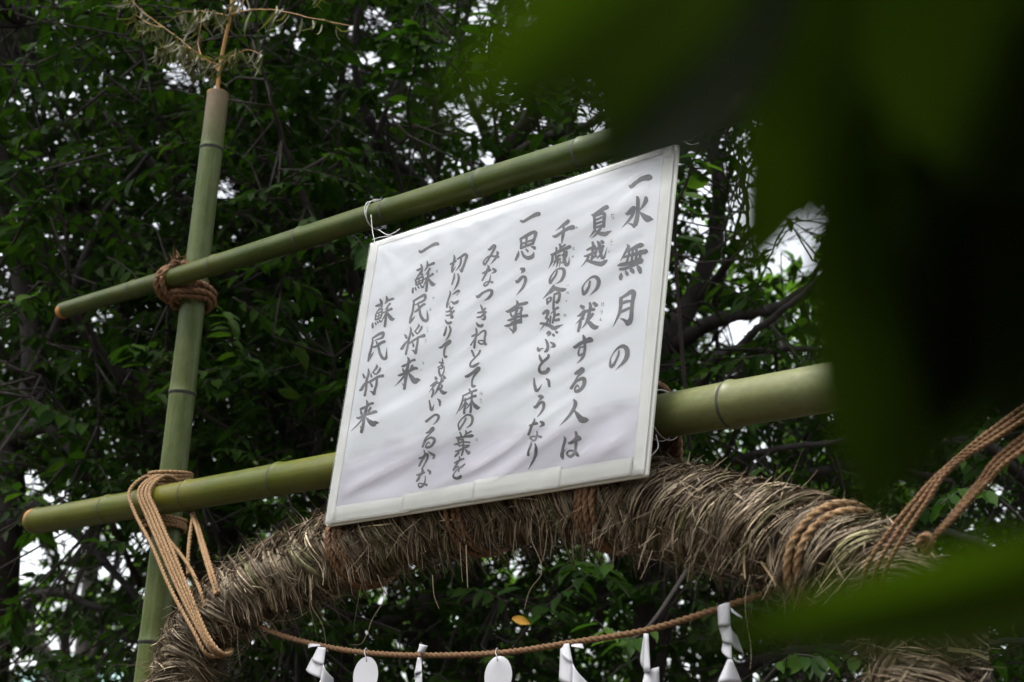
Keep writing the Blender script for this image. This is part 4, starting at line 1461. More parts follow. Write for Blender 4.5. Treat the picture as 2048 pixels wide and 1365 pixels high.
for (u, v, ru, rv, tilt, lab) in ((731, 1352, 23, 38, .0, 'oval white paper tag on a string, left one of two on the rope'),
                                  (993, 1352, 24, 40, .05, 'oval white paper tag held close to the rope, right one of two')):
    c_ = at(u, v, YS - .012)
    d_ = (c_ - CAM) @ R[:, 2]
    sx_, sz_ = ru / F * d_ / .72, rv / F * d_
    rt = empty('oval_tag', c_ + np.array([0, 0, sz_]), lab, 'paper tag', GR)
    mb_ = MB(); n = 48; vv = []
    hc = (0, sz_ * .78); hr = .0014
    for r_ in (1.0,):
        for i in range(n):
            aa_ = 2 * np.pi * i / n; vv.append(c_ + np.array([sx_ * math.cos(aa_), tilt * .1 + .006 * math.cos(aa_), sz_ * math.sin(aa_)]))
    for i in range(n):
        aa_ = 2 * np.pi * i / n; vv.append(c_ + np.array([hc[0] + hr * math.cos(aa_), 0, hc[1] + hr * 1.6 * math.sin(aa_)]))
    mb_.add(vv, [(i, (i + 1) % n, n + (i + 1) % n, n + i) for i in range(n)])
    o_ = mb_.build('tag_card', M['shide'], rt, False); so = o_.modifiers.new('thick', 'SOLIDIFY'); so.thickness = .0006
    hp = c_ + np.array([0, -.001, hc[1]]); rp = at(u + 2, garl(u), YS)
    mb_ = MB(); tube(mb_, catmull([hp, hp * .5 + rp * .5 + np.array([.006, -.008, 0]), rp + np.array([.003, -.009, 0]), rp + np.array([0, -.002, .010]), rp + np.array([-.003, .008, 0]), hp * .5 + rp * .5 + np.array([-.004, .004, 0]), hp], 6), .0008, 6)
    mb_.build('tag_string', M['string'], rt)

# ------------------------------------------------------------------ dry bamboo branch standing in the pole top
YG = YP - .004
base_ = at(434, 200, YG)
br = empty('bamboo_branch', base_, 'golden dried bamboo branch with drooping leaves standing in the hollow pole top', 'bamboo branch')
def ypts(pts): return [at(u, v, y) for u, v, y in pts]
stalk = ypts([(431, 240, YG), (434, 195, YG), (438, 150, YG), (447, 95, YG), (460, 35, YG), (466, -20, YG), (474, -110, YG), (484, -260, YG + .02)])
mb_ = MB(); Ps, s_s = resample(catmull(stalk, 8), .01); tube(mb_, Ps, np.linspace(.0068, .003, len(Ps)), 12); mb_.build('stalk', M['gold'], br)
for (u, v) in ((440, 147), (461, 33), (472, -90)):
    mb_ = MB(); p = at(u, v, YG); dirn = np.array(Ps[np.argmin(np.linalg.norm(Ps - p, axis=1)) + 1]) - p
    p = Ps[np.argmin(np.linalg.norm(Ps - p, axis=1))]
    dz = (Ps[-1] - Ps[0]); dz /= np.linalg.norm(dz)
    tube(mb_, [p - dz * .004, p - dz * .002, p, p + dz * .003, p + dz * .005], [.0066, .0078, .0074, .0078, .0064], 12); mb_.build('node_ring', M['node'], br)
twigs = [
 [(438, 146, YG), (425, 128, YG - .01), (402, 112, YG - .03), (368, 84, YG - .05), (330, 55, YG - .07), (285, 20, YG - .08), (250, -15, YG - .1)],
 [(440, 146, YG), (434, 132, YG), (412, 120, YG - .03), (390, 118, YG - .05), (365, 125, YG - .06)],
 [(461, 33, YG), (470, 28, YG), (492, 22, YG), (540, 21, YG + .0), (590, 28, YG + .02), (650, 42, YG + .04), (705, 52, YG + .06)],
 [(462, 33, YG), (475, 20, YG), (488, 5, YG + .01), (500, -20, YG + .02)],
 [(440, 146, YG), (455, 120, YG), (475, 108, YG + .02), (500, 100, YG + .03), (528, 112, YG + .04)],
 [(402, 112, YG - .03), (396, 90, YG - .02), (400, 60, YG - .01), (404, 20, YG)],
 [(461, 33, YG), (440, 30, YG - .02), (400, 24, YG - .04), (350, 28, YG - .05)],
 [(402, 112, YG - .03), (380, 98, YG - .06), (345, 92, YG - .09), (318, 100, YG - .1)],
 [(330, 55, YG - .07), (300, 50, YG - .09), (270, 30, YG - .1)],
 [(472, -90, YG), (520, -70, YG), (600, -40, YG + .03), (640, -10, YG + .05)],
 [(472, -90, YG), (420, -70, YG), (350, -50, YG - .05), (280, -20, YG - .08)]]
TW = []
for tw in twigs:
    Pt = catmull(ypts(tw), 8); Pt = Pt + np.cumsum(rng.normal(0, .0006, Pt.shape), 0)
    mb_ = MB(); tube(mb_, Pt, np.linspace(.0024, .0008, len(Pt)), 7); mb_.build('side_twig', M['gold'], br); TW.append(Pt)
def blade_leaf():
    mb__ = MB(); ys = [0, .1, .35, .65, 1]; hw = [.004, .04, .055, .038, 0]
    vv = []
    for y_, w_ in zip(ys, hw):
        vv += [(-w_, y_, .02 * y_), (0, y_, -.012), (w_, y_, .02 * y_)]
    mb__.add(vv, [(3 * i + j, 3 * i + j + 1, 3 * i + j + 4, 3 * i + j + 3) for i in range(4) for j in range(2)])
    return mb__
def curlleaf(k):
    mb__ = blade_leaf(); out_ = []
    for x, y_, z in mb__.v:
        a_ = y_ * (.5 + .4 * k)
        out_.append((x + .05 * math.sin(3 * y_ + k), math.sin(a_) / (.5 + .4 * k), z - (1 - math.cos(a_)) / (.5 + .4 * k)))
    mb__.v = out_
    return mb__.mesh('leaf')
LM = [curlleaf(k) for k in range(4)]
for l_ in LM: l_.materials.append(M['dry_leaf'])
cnt = 0
dens = [46, 40, 16, 10, 26, 26, 34, 50, 24, 16, 24]
def place_leaf(mesh, p, d, nrm, L, parent, name='leaf'):
    d = d / np.linalg.norm(d); x = np.cross(d, nrm); x /= np.linalg.norm(x) + 1e-9; z = np.cross(x, d)
    o_ = bpy.data.objects.new(name, mesh); COL.objects.link(o_)
    mm = Matrix(((x[0] * L, d[0] * L, z[0] * L, p[0]), (x[1] * L, d[1] * L, z[1] * L, p[1]), (x[2] * L, d[2] * L, z[2] * L, p[2]), (0, 0, 0, 1)))
    o_.parent = parent
    o_.matrix_basis = Matrix.Translation(-Vector(parent.location)) @ mm if parent else mm
    return o_
for Pt, dn in zip(TW, dens):
    for _ in range(dn):
        i = int(rng.integers(len(Pt) // 4, len(Pt)))
        p = Pt[i] + rng.normal(0, .010, 3) * np.array([1, 1, .5])
        d = np.array([rng.normal(-.15, .5), rng.normal(0, .4), -rng.uniform(.3, 1.5)])
        place_leaf(LM[int(rng.integers(4))], p, d, rng.normal(0, 1, 3), rng.uniform(.05, .095), br)

# ------------------------------------------------------------------ trees behind
def leaf_template(bulk=True):
    if bulk:
        ys = [0, .28, .66, 1]; hw = [0, .21, .17, 0]
    else:
        ys = [0, .08, .25, .5, .75, .9, 1]; hw = [0, .10, .21, .24, .15, .06, 0]
    V = []; Fc = []
    n = len(ys)
    for y_ in ys: V.append((0, y_, -.22 * y_ * y_))
    Ls = []; Rs = []
    for k in range(1, n - 1):
        Ls.append(len(V)); V.append((-hw[k], ys[k], .07 - .22 * ys[k] ** 2 + .02 * math.sin(k * 2.1)))
    for k in range(1, n - 1):
        Rs.append(len(V)); V.append((hw[k], ys[k], .07 - .22 * ys[k] ** 2 - .02 * math.sin(k * 2.1)))
    Fc.append((0, 1, Ls[0])); Fc.append((0, Rs[0], 1))
    for k in range(n - 3):
        Fc.append((k + 1, k + 2, Ls[k + 1], Ls[k])); Fc.append((k + 1, Rs[k], Rs[k + 1], k + 2))
    Fc.append((n - 2, n - 1, Ls[-1])); Fc.append((n - 2, Rs[-1], n - 1))
    return np.array(V), Fc

def leaves_mesh(name, P, D, Nn, L, tmpl):
    V0, Fc = tmpl
    D = D / np.linalg.norm(D, axis=1)[:, None]
    X = np.cross(D, Nn); X /= np.linalg.norm(X, axis=1)[:, None] + 1e-9
    Z = np.cross(X, D)
    V = P[:, None] + L[:, None, None] * (V0[None, :, 0:1] * X[:, None] + V0[None, :, 1:2] * D[:, None] + V0[None, :, 2:3] * Z[:, None])
    n, k = len(P), len(V0)
    loops = np.concatenate([np.array(f) for f in Fc]); sizes = np.array([len(f) for f in Fc])
    LL = (loops[None] + (np.arange(n) * k)[:, None]).ravel()
    return np_mesh(name, V.reshape(-1, 3), LL, np.tile(sizes, n))

def sprays(C, L0, nl, lsize, droop=.25):
    """C: spray bases (M,3). returns leaf arrays and twig polylines"""
    Mn = len(C)
    az = rng.uniform(0, 2 * np.pi, Mn)
    D = np.stack([np.cos(az), np.sin(az), rng.normal(.0, .35, Mn)], 1); D /= np.linalg.norm(D, axis=1)[:, None]
    side = np.stack([-np.sin(az), np.cos(az), rng.normal(0, .3, Mn)], 1)
    L = L0 * rng.uniform(.6, 1.2, Mn)
    k = np.arange(nl); tt = (k + .6) / nl
    tw = lambda t_: C[:, None] + D[:, None] * (L[:, None] * t_)[..., None] + np.array([0, 0, -1.]) * (droop * L[:, None] * t_ ** 2)[..., None]
    P = tw(np.broadcast_to(tt, (Mn, nl)))
    sg = np.where(k % 2 == 0, 1, -1)[None, :, None]
    dr = D[:, None] * .55 + side[:, None] * sg * .8 + np.array([0, 0, -1.]) * rng.uniform(.05, .75, (Mn, nl, 1)) + rng.normal(0, .22, (Mn, nl, 3))
    nr = np.array([0, 0, 1.]) + rng.normal(0, .38, (Mn, nl, 3)) + D[:, None] * .2
    Ls = lsize * rng.uniform(.6, 1.3, (Mn, 1)) * rng.uniform(.7, 1.12, (Mn, nl)) * (1 - .35 * np.abs(tt - .5))
    t3 = np.broadcast_to(np.array([0, .33, .66, 1.0]), (Mn, 4))
    return P.reshape(-1, 3), dr.reshape(-1, 3), nr.reshape(-1, 3), Ls.ravel(), tw(t3)

HOLES = [(955, 30, 24), (365, 140, 34), (455, 372, 22), (380, 150, 20), (745, 30, 26), (720, 120, 16), (700, 60, 16), (1590, 400, 26), (1500, 430, 22), (1600, 478, 30), (1545, 450, 20), (1630, 440, 24), (1560, 520, 16), (1620, 530, 18), (1480, 390, 14), (1530, 480, 14),
         (1470, 650, 26), (1500, 640, 18), (40, 1110, 40), (60, 960, 18), (230, 1130, 30), (130, 1050, 24), (160, 1160, 18), (110, 1290, 16), (160, 1075, 24), (960, 1085, 16), (1030, 1120, 16),
         (290, 1075, 18), (480, 10, 12), (690, 150, 12), (1080, 240, 14), (1180, 220, 18), (640, 450, 12), (290, 870, 9), (940, 240, 14), (1240, 160, 16), (1290, 1120, 12), (20, 540, 12), (610, 650, 14), (1430, 300, 10), (1400, 350, 12), (1380, 520, 14)]
def hole_reject(P, jit=8):
    u, v, d = proj(P)
    keep = np.ones(len(P), bool)
    for (hx, hy, hr) in HOLES:
        keep &= (u - hx) ** 2 + ((v - hy) * 1.1) ** 2 > (hr * 1.25 + 5) ** 2
    return keep

def poly_tubes(name, T3, r0, r1, n=4):
    """T3: (M,k,3) polylines -> one mesh of thin tubes"""
    Mn, k, _ = T3.shape
    T = np.gradient(T3, axis=1); T /= np.linalg.norm(T, axis=2)[..., None] + 1e-9
    N = np.cross(T, np.array([.31, .2, .93])); N /= np.linalg.norm(N, axis=2)[..., None] + 1e-9
    B = np.cross(T, N)
    a = np.linspace(0, 2 * np.pi, n, endpoint=False)
    r = np.linspace(r0, r1, k)[None, :, None, None]
    V = T3[:, :, None] + r * (np.cos(a)[None, None, :, None] * N[:, :, None] + np.sin(a)[None, None, :, None] * B[:, :, None])
    q = []
    for i in range(k - 1):
        for j in range(n):
            q.append((i * n + j, i * n + (j + 1) % n, (i + 1) * n + (j + 1) % n, (i + 1) * n + j))
    q = np.array(q)
    Q = (q[None] + (np.arange(Mn) * k * n)[:, None, None]).reshape(-1, 4)
    return np_mesh(name, V.reshape(-1, 3), Q.ravel(), np.full(len(Q), 4))

def wig(P, k, amp):
    C = catmull(np.array(P), k)
    n = rng.normal(0, amp, C.shape); n[0] = 0
    return C + np.convolve(np.ones(3) / 3, [1])[0] * 0 + n * np.linspace(.3, 1, len(C))[:, None]

# trunks and limbs: (picture position, distance) control points with end radii
TREES = [
 dict(name='cherry_tree', label='dark leafy tree behind the left bamboo pole with long thin limbs rising to the left',
      limbs=[([(700, 2300, 8.5), (690, 1500, 8.3), (650, 1050, 8.1), (560, 620, 8.0), (520, 430, 8.0), (470, 250, 8.0), (430, 60, 8.0), (400, -200, 8)], .07, .016),
             ([(690, 1500, 8.3), (480, 1100, 7.9), (330, 860, 7.6), (170, 640, 7.4), (60, 420, 7.2), (-20, 250, 7.1)], .05, .016),
             ([(650, 1050, 8.1), (600, 800, 7.7), (470, 560, 7.4), (330, 360, 7.2), (190, 220, 7.1)], .045, .012),
             ([(560, 620, 8.0), (400, 420, 8.6), (310, 200, 8.8), (200, 40, 9.0)], .035, .012),
             ([(650, 1050, 8.1), (640, 760, 8.9), (660, 420, 9.2), (680, 200, 9.4), (690, -60, 9.5)], .045, .018),
             ([(480, 1100, 7.9), (320, 1010, 7.5), (160, 960, 7.3), (0, 930, 7.2)], .03, .010),
             ([(600, 800, 7.7), (430, 740, 7.2), (300, 760, 7.0), (180, 700, 6.9)], .022, .007),
             ([(560, 620, 8.0), (620, 470, 7.6), (720, 330, 7.3), (800, 160, 7.2)], .03, .010),
             ([(330, 860, 7.6), (200, 520, 8.6), (120, 330, 8.9), (60, 120, 9)], .028, .010)]),
 dict(name='cherry_tree', label='old tree with a thick dark trunk at the left edge, above the pale roof',
      limbs=[([(-80, 2400, 7.6), (-30, 1400, 7.5), (10, 1050, 7.4), (20, 880, 7.4), (60, 760, 7.4), (40, 560, 7.5), (-60, 300, 7.6)], .10, .03),
             ([(20, 880, 7.4), (95, 850, 7.2), (140, 900, 7.1), (200, 930, 7.0), (300, 1000, 6.9)], .045, .012),
             ([(10, 1050, 7.4), (90, 1010, 7.2), (200, 1110, 7.1), (330, 1240, 7.0)], .035, .010),
             ([(-30, 1400, 7.5), (60, 1200, 7.2), (180, 1210, 7.1), (280, 1250, 7.0)], .03, .008),
             ([(60, 760, 7.4), (140, 600, 7.2), (210, 430, 7.1), (300, 300, 7.0)], .03, .008)]),
 dict(name='cherry_tree', label='dark branching tree directly behind the sign and the upper bar',
      limbs=[([(1000, 2300, 8.4), (960, 1500, 8.2), (930, 1000, 8.0), (960, 600, 7.8), (1010, 330, 7.6), (1090, 190, 7.5), (1160, 40, 7.4), (1200, -150, 7.4)], .08, .022),
             ([(1010, 330, 7.6), (960, 240, 7.4), (930, 120, 7.3), (950, -20, 7.2)], .03, .008),
             ([(1010, 330, 7.6), (1090, 280, 7.4), (1180, 250, 7.2), (1290, 170, 7.1)], .035, .010),
             ([(960, 600, 7.8), (860, 400, 7.5), (760, 290, 7.3), (700, 130, 7.2), (720, -60, 7.2)], .04, .010),
             ([(930, 1000, 8.0), (850, 1200, 7.4), (760, 1240, 7.1), (680, 1260, 7.0)], .03, .008),
             ([(960, 1500, 8.2), (1050, 1300, 7.7), (1180, 1200, 7.3), (1260, 1150, 7.1)], .03, .008),
             ([(960, 1500, 8.2), (900, 1330, 7.5), (820, 1210, 7.2), (930, 1190, 6.9), (1000, 1180, 6.8)], .04, .012)]),
 dict(name='cherry_tree', label='tree at the right with a thick trunk beside the sign and limbs reaching right',
      limbs=[([(1260, 2300, 7.4), (1290, 1500, 7.2), (1310, 1000, 7.0), (1340, 700, 6.9), (1390, 610, 6.9), (1450, 400, 6.9), (1400, 150, 7.0)], .085, .02),
             ([(1340, 700, 6.9), (1420, 650, 6.7), (1500, 625, 6.6), (1580, 600, 6.5), (1680, 540, 6.4), (1800, 500, 6.4)], .034, .010),
             ([(1310, 1000, 7.0), (1350, 880, 6.7), (1420, 740, 6.5), (1470, 700, 6.4), (1560, 698, 6.3), (1680, 700, 6.3)], .030, .010),
             ([(1470, 705, 6.4), (1540, 640, 6.3), (1640, 560, 6.2), (1720, 480, 6.2)], .018, .006),
             ([(1390, 610, 6.9), (1500, 470, 6.6), (1600, 400, 6.4), (1700, 330, 6.3)], .020, .007),
             ([(1450, 400, 6.9), (1470, 330, 6.7), (1500, 420, 6.5), (1520, 520, 6.4)], .014, .005),
             ([(1290, 1500, 7.2), (1380, 1000, 6.6), (1450, 930, 6.4), (1560, 900, 6.2), (1680, 880, 6.1)], .025, .008),
             ([(1310, 1000, 7.0), (1450, 1000, 6.8), (1600, 950, 6.6), (1750, 930, 6.5), (1900, 960, 6.4)], .030, .010),
             ([(1290, 1500, 7.2), (1500, 1330, 6.6), (1700, 1290, 6.3), (1900, 1280, 6.2), (2100, 1275, 6.2)], .03, .012)]),
 dict(name='cherry_tree', label='tree at the far right behind the hanging ropes',
      limbs=[([(2150, 2300, 7.0), (2120, 1500, 6.8), (2080, 1000, 6.6), (2000, 700, 6.5), (1950, 300, 6.4), (1900, 0, 6.4)], .10, .03),
             ([(2120, 1500, 6.8), (2000, 1150, 6.5), (1900, 1080, 6.3), (1800, 1090, 6.2)], .03, .008),
             ([(2080, 1000, 6.6), (1980, 900, 6.4), (1900, 880, 6.3), (1820, 900, 6.2)], .03, .008)]),
]
# many long thin branches: leaning left on the left, right on the right
LR = np.random.default_rng(21)
for ti, lo_, hi_, n_, dx in ((0, 40, 640, 26, -1), (1, -60, 330, 8, -1), (2, 640, 1330, 16, -.2), (3, 1250, 1750, 12, 1.0), (4, 1750, 2080, 5, .3)):
    for k in range(n_):
        u0 = LR.uniform(lo_, hi_) - dx * 120; v0 = LR.uniform(350, 1350) if ti != 3 else LR.uniform(500, 1350); d0 = LR.uniform(6.5, 8.6)
        ln = LR.uniform(220, 520); an = LR.uniform(.15, .62) * dx + LR.normal(0, .12)
        pts = []
        for f_ in (0, .33, .66, 1.0):
            pts.append((u0 + ln * f_ * math.sin(an * (1.2 - .4 * f_)) + LR.normal(0, 6), v0 - ln * f_ * math.cos(an) + LR.normal(0, 6), d0 - .5 * f_))
        TREES[ti]['limbs'].append((pts, LR.uniform(.009, .020), .004))
KH = [np.zeros(0)] * len(TREES)
LIMB_SAMPLES = []
for ti, T_ in enumerate(TREES):
    base = atd(*T_['limbs'][0][0][0]); base[2] = 0
    T_['root'] = empty(T_['name'], base, T_['label'], 'tree')
    T_['samp'] = []
    for li, (pts, r0, r1) in enumerate(T_['limbs']):
        W = [atd(*p) for p in pts]
        if li == 0: W[0] = np.array([W[1][0], W[1][1], -.05]) if W[0][2] > 0 else W[0]
        C = catmull(np.array(W), 9)
        C = C + np.cumsum(rng.normal(0, .006, C.shape), 0) * (np.linspace(0, .5, len(C))[:, None] if li == 0 else .5)
        mb_ = MB(); tube(mb_, C, np.linspace(r0, r1, len(C)), 12 if li == 0 else 9, True, .07)
        mb_.build('trunk' if li == 0 else 'branch', M['bark'], T_['root'])
        T_['samp'].append(C[3:])
    T_['samp'] = np.vstack(T_['samp'])
SAMP = np.vstack([T_['samp'] for T_ in TREES])
SID = np.concatenate([np.full(len(T_['samp']), i) for i, T_ in enumerate(TREES)])

def nearest(Q, A, B=None, chunk=600):
    out = np.zeros(len(Q), int)
    for i in range(0, len(Q), chunk):
        d = ((Q[i:i + chunk, None] - A[None]) ** 2).sum(-1)
        out[i:i + chunk] = d.argmin(1)
    return out

def cloud(n, u0, u1, v0, v1, d0, d1):
    u = rng.uniform(u0, u1, n); v = rng.uniform(v0, v1, n); d = rng.uniform(d0 ** 2, d1 ** 2, n) ** .5
    rr = np.stack([u - 1024, v - 682.5, np.full(n, F)], 1) @ R.T
    return rr * (d / F)[:, None] + CAM

NS = 19500
Cc = np.vstack([cloud(int(NS * .80), -260, 2300, -260, 1640, 6.0, 11.5), cloud(int(NS * .20), -600, 2600, -1600, -200, 5.5, 11), cloud(3600, -200, 900, -200, 900, 7.5, 12.5)])
# thin out to the right, where the sky shows
uu, vv_, dd = proj(Cc)
keep = np.ones(len(Cc), bool)
dens_f = np.ones(len(Cc))
dens_f[(uu > 1380) & (uu < 1760) & (vv_ > 300) & (vv_ < 680)] = .42
dens_f[(uu > 1450) & (uu < 1680) & (vv_ > 330) & (vv_ < 560)] = .30
dens_f[(uu > 640) & (uu < 1350) & (vv_ < 330)] = .85
dens_f[(uu < 330) & (vv_ > 1040) & (vv_ < 1365)] = .6
keep &= rng.random(len(Cc)) < dens_f
# clumps: modulate density with a lumpy field
fld = np.sin(Cc[:, 0] * 3.1 + 1.3 * np.sin(Cc[:, 2] * 2.3)) * np.sin(Cc[:, 2] * 3.7 + Cc[:, 1] * 1.1) + np.sin(Cc[:, 1] * 2.9 + Cc[:, 0] * 1.7)
keep &= rng.random(len(Cc)) < np.clip(.86 + .22 * fld, .35, 1)
keep &= Cc[:, 2] > .4
Cc = Cc[keep]
tid_idx = nearest(Cc, SAMP)
tid = SID[tid_idx]
for ti, T_ in enumerate(TREES):
    selm = tid == ti
    C = Cc[selm]; A = SAMP[tid_idx[selm]]
    P, D, Nn, L, TW3 = sprays(C, .34, 13, .080)
    kp = hole_reject(P)
    P, D, Nn, L = P[kp], D[kp], Nn[kp], L[kp]
    # each twig runs back to its limb
    mid = (A + C) / 2 + rng.normal(0, .09, C.shape) + np.array([0, 0, -.05])
    dist = np.linalg.norm(C - A, axis=1)
    T3 = np.stack([A, A * .6 + mid * .4, mid, mid * .4 + C * .6, C, TW3[:, 1], TW3[:, 2], TW3[:, 3]], 1)
    u1, v1, _ = proj(C)
    ok = (dist < 1.4) & (rng.random(len(dist)) < .45)
    o = link_mesh('twig', poly_tubes('twig', T3[ok], .0055, .0013, 4), M['twig'], T_['root']); o['kind'] = 'stuff'
    o = link_mesh('twig', poly_tubes('twig', TW3[~ok], .004, .0015, 4), M['twig'], T_['root']); o['kind'] = 'stuff'
    # nearest leaves in the picture are separate parts, the rest one mass
    u1, v1, d1 = proj(P)
    inn = (u1 > 0) & (u1 < 2048) & (v1 > 0) & (v1 < 1365)
    sc_ = np.where(inn, L / d1, 0)
    order = np.argsort(-sc_); near = order[:300]; rest = order[300:]
    o = link_mesh('foliage', leaves_mesh('foliage', P[rest], D[rest], Nn[rest], L[rest], leaf_template()), M['leaf'], T_['root'])
    o['kind'] = 'stuff'
    if ti == 0:
        V0, Fc = leaf_template(False)
        mb_ = MB(); mb_.add(V0, Fc); LEAFM = mb_.mesh('leaf'); LEAFM.materials.append(M['leaf_obj'])
    for i in near:
        place_leaf(LEAFM, P[i], D[i], Nn[i], L[i] * 1.05, T_['root'])

# nearer shoots with big crisp leaves seen against the dark: belong to the front trees
def shoot(ti, pts, n, size, lab=None):
    W = catmull(np.array([atd(*p) for p in pts]), 6)
    r_ = TREES[ti]['root']
    mb_ = MB(); tube(mb_, W, np.linspace(.0075, .0022, len(W)), 7); mb_.build('branch', M['twig'], r_)
    for k in range(n):
        f_ = .35 + .65 * (k + .5) / n
        i = min(len(W) - 2, int(f_ * (len(W) - 1)))
        d = W[i + 1] - W[i]; d /= np.linalg.norm(d)
        sd_ = np.cross(d, [0, 0, 1.]); sd_ /= np.linalg.norm(sd_)
        dd_ = d * rng.uniform(.2, .9) + sd_ * (1 if k % 2 else -1) * rng.uniform(.5, 1) + np.array([0, 0, -rng.uniform(.1, .7)])
        place_leaf(LEAFM, W[i] + rng.normal(0, .004, 3), dd_, np.array([0, 0, 1.]) + rng.normal(0, .3, 3), size * rng.uniform(.75, 1.15), r_)
for a_ in ((0, [(520, 900, 6.4), (400, 820, 6.2), (300, 720, 6.0), (270, 700, 5.95), (255, 690, 5.9)], 18, .105), (0, [(620, 800, 6.5), (560, 760, 6.3), (500, 730, 6.1), (470, 710, 6.0)], 18, .11),
           (0, [(600, 880, 6.6), (540, 800, 6.3), (430, 760, 6.1), (400, 780, 6.0)], 12, .10),
           (1, [(-40, 600, 6.6), (30, 480, 6.3), (60, 420, 6.1), (100, 380, 6.0)], 16, .12), (1, [(-60, 420, 6.4), (20, 360, 6.2), (50, 330, 6.1)], 10, .12),
           (1, [(-60, 700, 6.3), (0, 620, 6.1), (50, 600, 6.0), (80, 590, 5.95)], 10, .12), (1, [(-20, 780, 6.4), (60, 800, 6.2), (120, 830, 6.1), (170, 850, 6)], 12, .10),
           (2, [(900, 420, 6.4), (820, 250, 6.2), (830, 130, 6.0), (845, 40, 5.9)], 16, .12), (2, [(1000, 220, 6.4), (880, 110, 6.1), (840, 90, 6.0), (780, 60, 5.95)], 14, .11),
           (2, [(1000, 330, 6.4), (985, 200, 6.2), (980, 90, 6.0), (985, 30, 5.9)], 16, .12), (2, [(960, 1400, 6.2), (1060, 1250, 5.9), (1150, 1170, 5.7), (1230, 1120, 5.6)], 16, .10),
           (3, [(1380, 900, 5.9), (1350, 480, 5.7), (1375, 360, 5.5), (1390, 310, 5.45)], 14, .10), (3, [(1500, 1400, 5.6), (1560, 1330, 5.4), (1600, 1310, 5.3), (1650, 1320, 5.25)], 16, .095),
           (3, [(1400, 1100, 5.6), (1300, 1250, 5.3), (1240, 1280, 5.2), (1190, 1240, 5.1)], 12, .10), (4, [(2100, 1100, 5.8), (2000, 1000, 5.5), (1930, 980, 5.4), (1880, 1010, 5.3)], 16, .10),
           (4, [(2140, 1200, 5.4), (2060, 1210, 5.2), (1990, 1220, 5.1), (1950, 1215, 5.0)], 14, .10)):
    shoot(*a_)
# one yellow leaf among the green, right of the middle under the ring
place_leaf(LEAFM, atd(1027, 1236, 5.6), R @ np.array([1, .25, -.1]), R @ np.array([0, -.6, -1]), .064, TREES[2]['root']).data = LEAFM
yl = bpy.data.objects[-1] if False else None
mb_ = MB(); V0, Fc = leaf_template(False); mb_.add(V0, Fc); YM = mb_.mesh('leaf'); YM.materials.append(M['yellow_leaf'])
o = place_leaf(YM, atd(1024, 1237, 5.5), R @ np.array([1, .22, -.1]), R @ np.array([0, -.6, -1]), .062, TREES[2]['root']); o['label'] = 'single yellow leaf'

# ------------------------------------------------------------------ lighter woods further back
def far_tree(u, v, d, rx, rz, n, label, size=.16):
    c = atd(u, v, d); base = np.array([c[0], c[1], 0])
    root = empty('woodland_tree', base, label, 'tree', 'lighter green trees far behind')
    mb_ = MB(); tube(mb_, catmull([base, base * .5 + c * .5 + np.array([.2, 0, 0]), c + np.array([0, 0, rz * .6])], 6), np.linspace(.22, .05, 13), 9, True, .1); mb_.build('trunk', M['bark'], root)
    nsub = 30; P = []
    for k in range(nsub):
        dv = rng.normal(0, 1, 3); dv /= np.linalg.norm(dv); dv *= rng.uniform(.2, 1) ** .4
        cc_ = c + dv * np.array([rx, rx, rz])
        P.append(cc_ + rng.normal(0, .42, (n // nsub, 3)) * np.array([1, 1, .5]))
        if k % 3 == 0:
            mb_ = MB(); tube(mb_, catmull([base * .35 + c * .65, (base * .3 + c * .7) * .5 + cc_ * .5 + rng.normal(0, .2, 3), cc_], 4), np.linspace(.07, .015, 9), 6); mb_.build('branch', M['bark'], root)
    P = np.vstack(P); n = len(P)
    D = rng.normal(0, 1, (n, 3)); D[:, 2] -= .4
    Nn = rng.normal(0, .5, (n, 3)) + np.array([0, 0, 1.])
    kp = hole_reject(P)
    o = link_mesh('crown', leaves_mesh('crown', P[kp], D[kp], Nn[kp], size * rng.uniform(.6, 1.2, n)[kp], leaf_template()), M['sunlit_far_leaf'], root); o['kind'] = 'stuff'
far_tree(1560, 800, 15, 1.7, 1.3, 4200, 'lighter green tree far behind, seen above the right end of the lower bar')
far_tree(1850, 1150, 15, 1.9, 1.5, 4200, 'lighter green tree far behind, seen below the hanging ropes')
far_tree(1400, 1150, 18, 2.0, 1.2, 2600, 'lighter green tree far behind, low between ring and streamers')
far_tree(930, 1290, 17, 2.2, .9, 2600, 'lighter green tree far behind, low under the middle of the ring')
far_tree(180, 1090, 16, 1.6, 1.1, 1900, 'lighter green tree far behind, under the left end of the lower bar')
far_tree(470, 900, 18, 2.2, 1.6, 2600, 'lighter green tree far behind, glimpsed between the left pole and the sign')

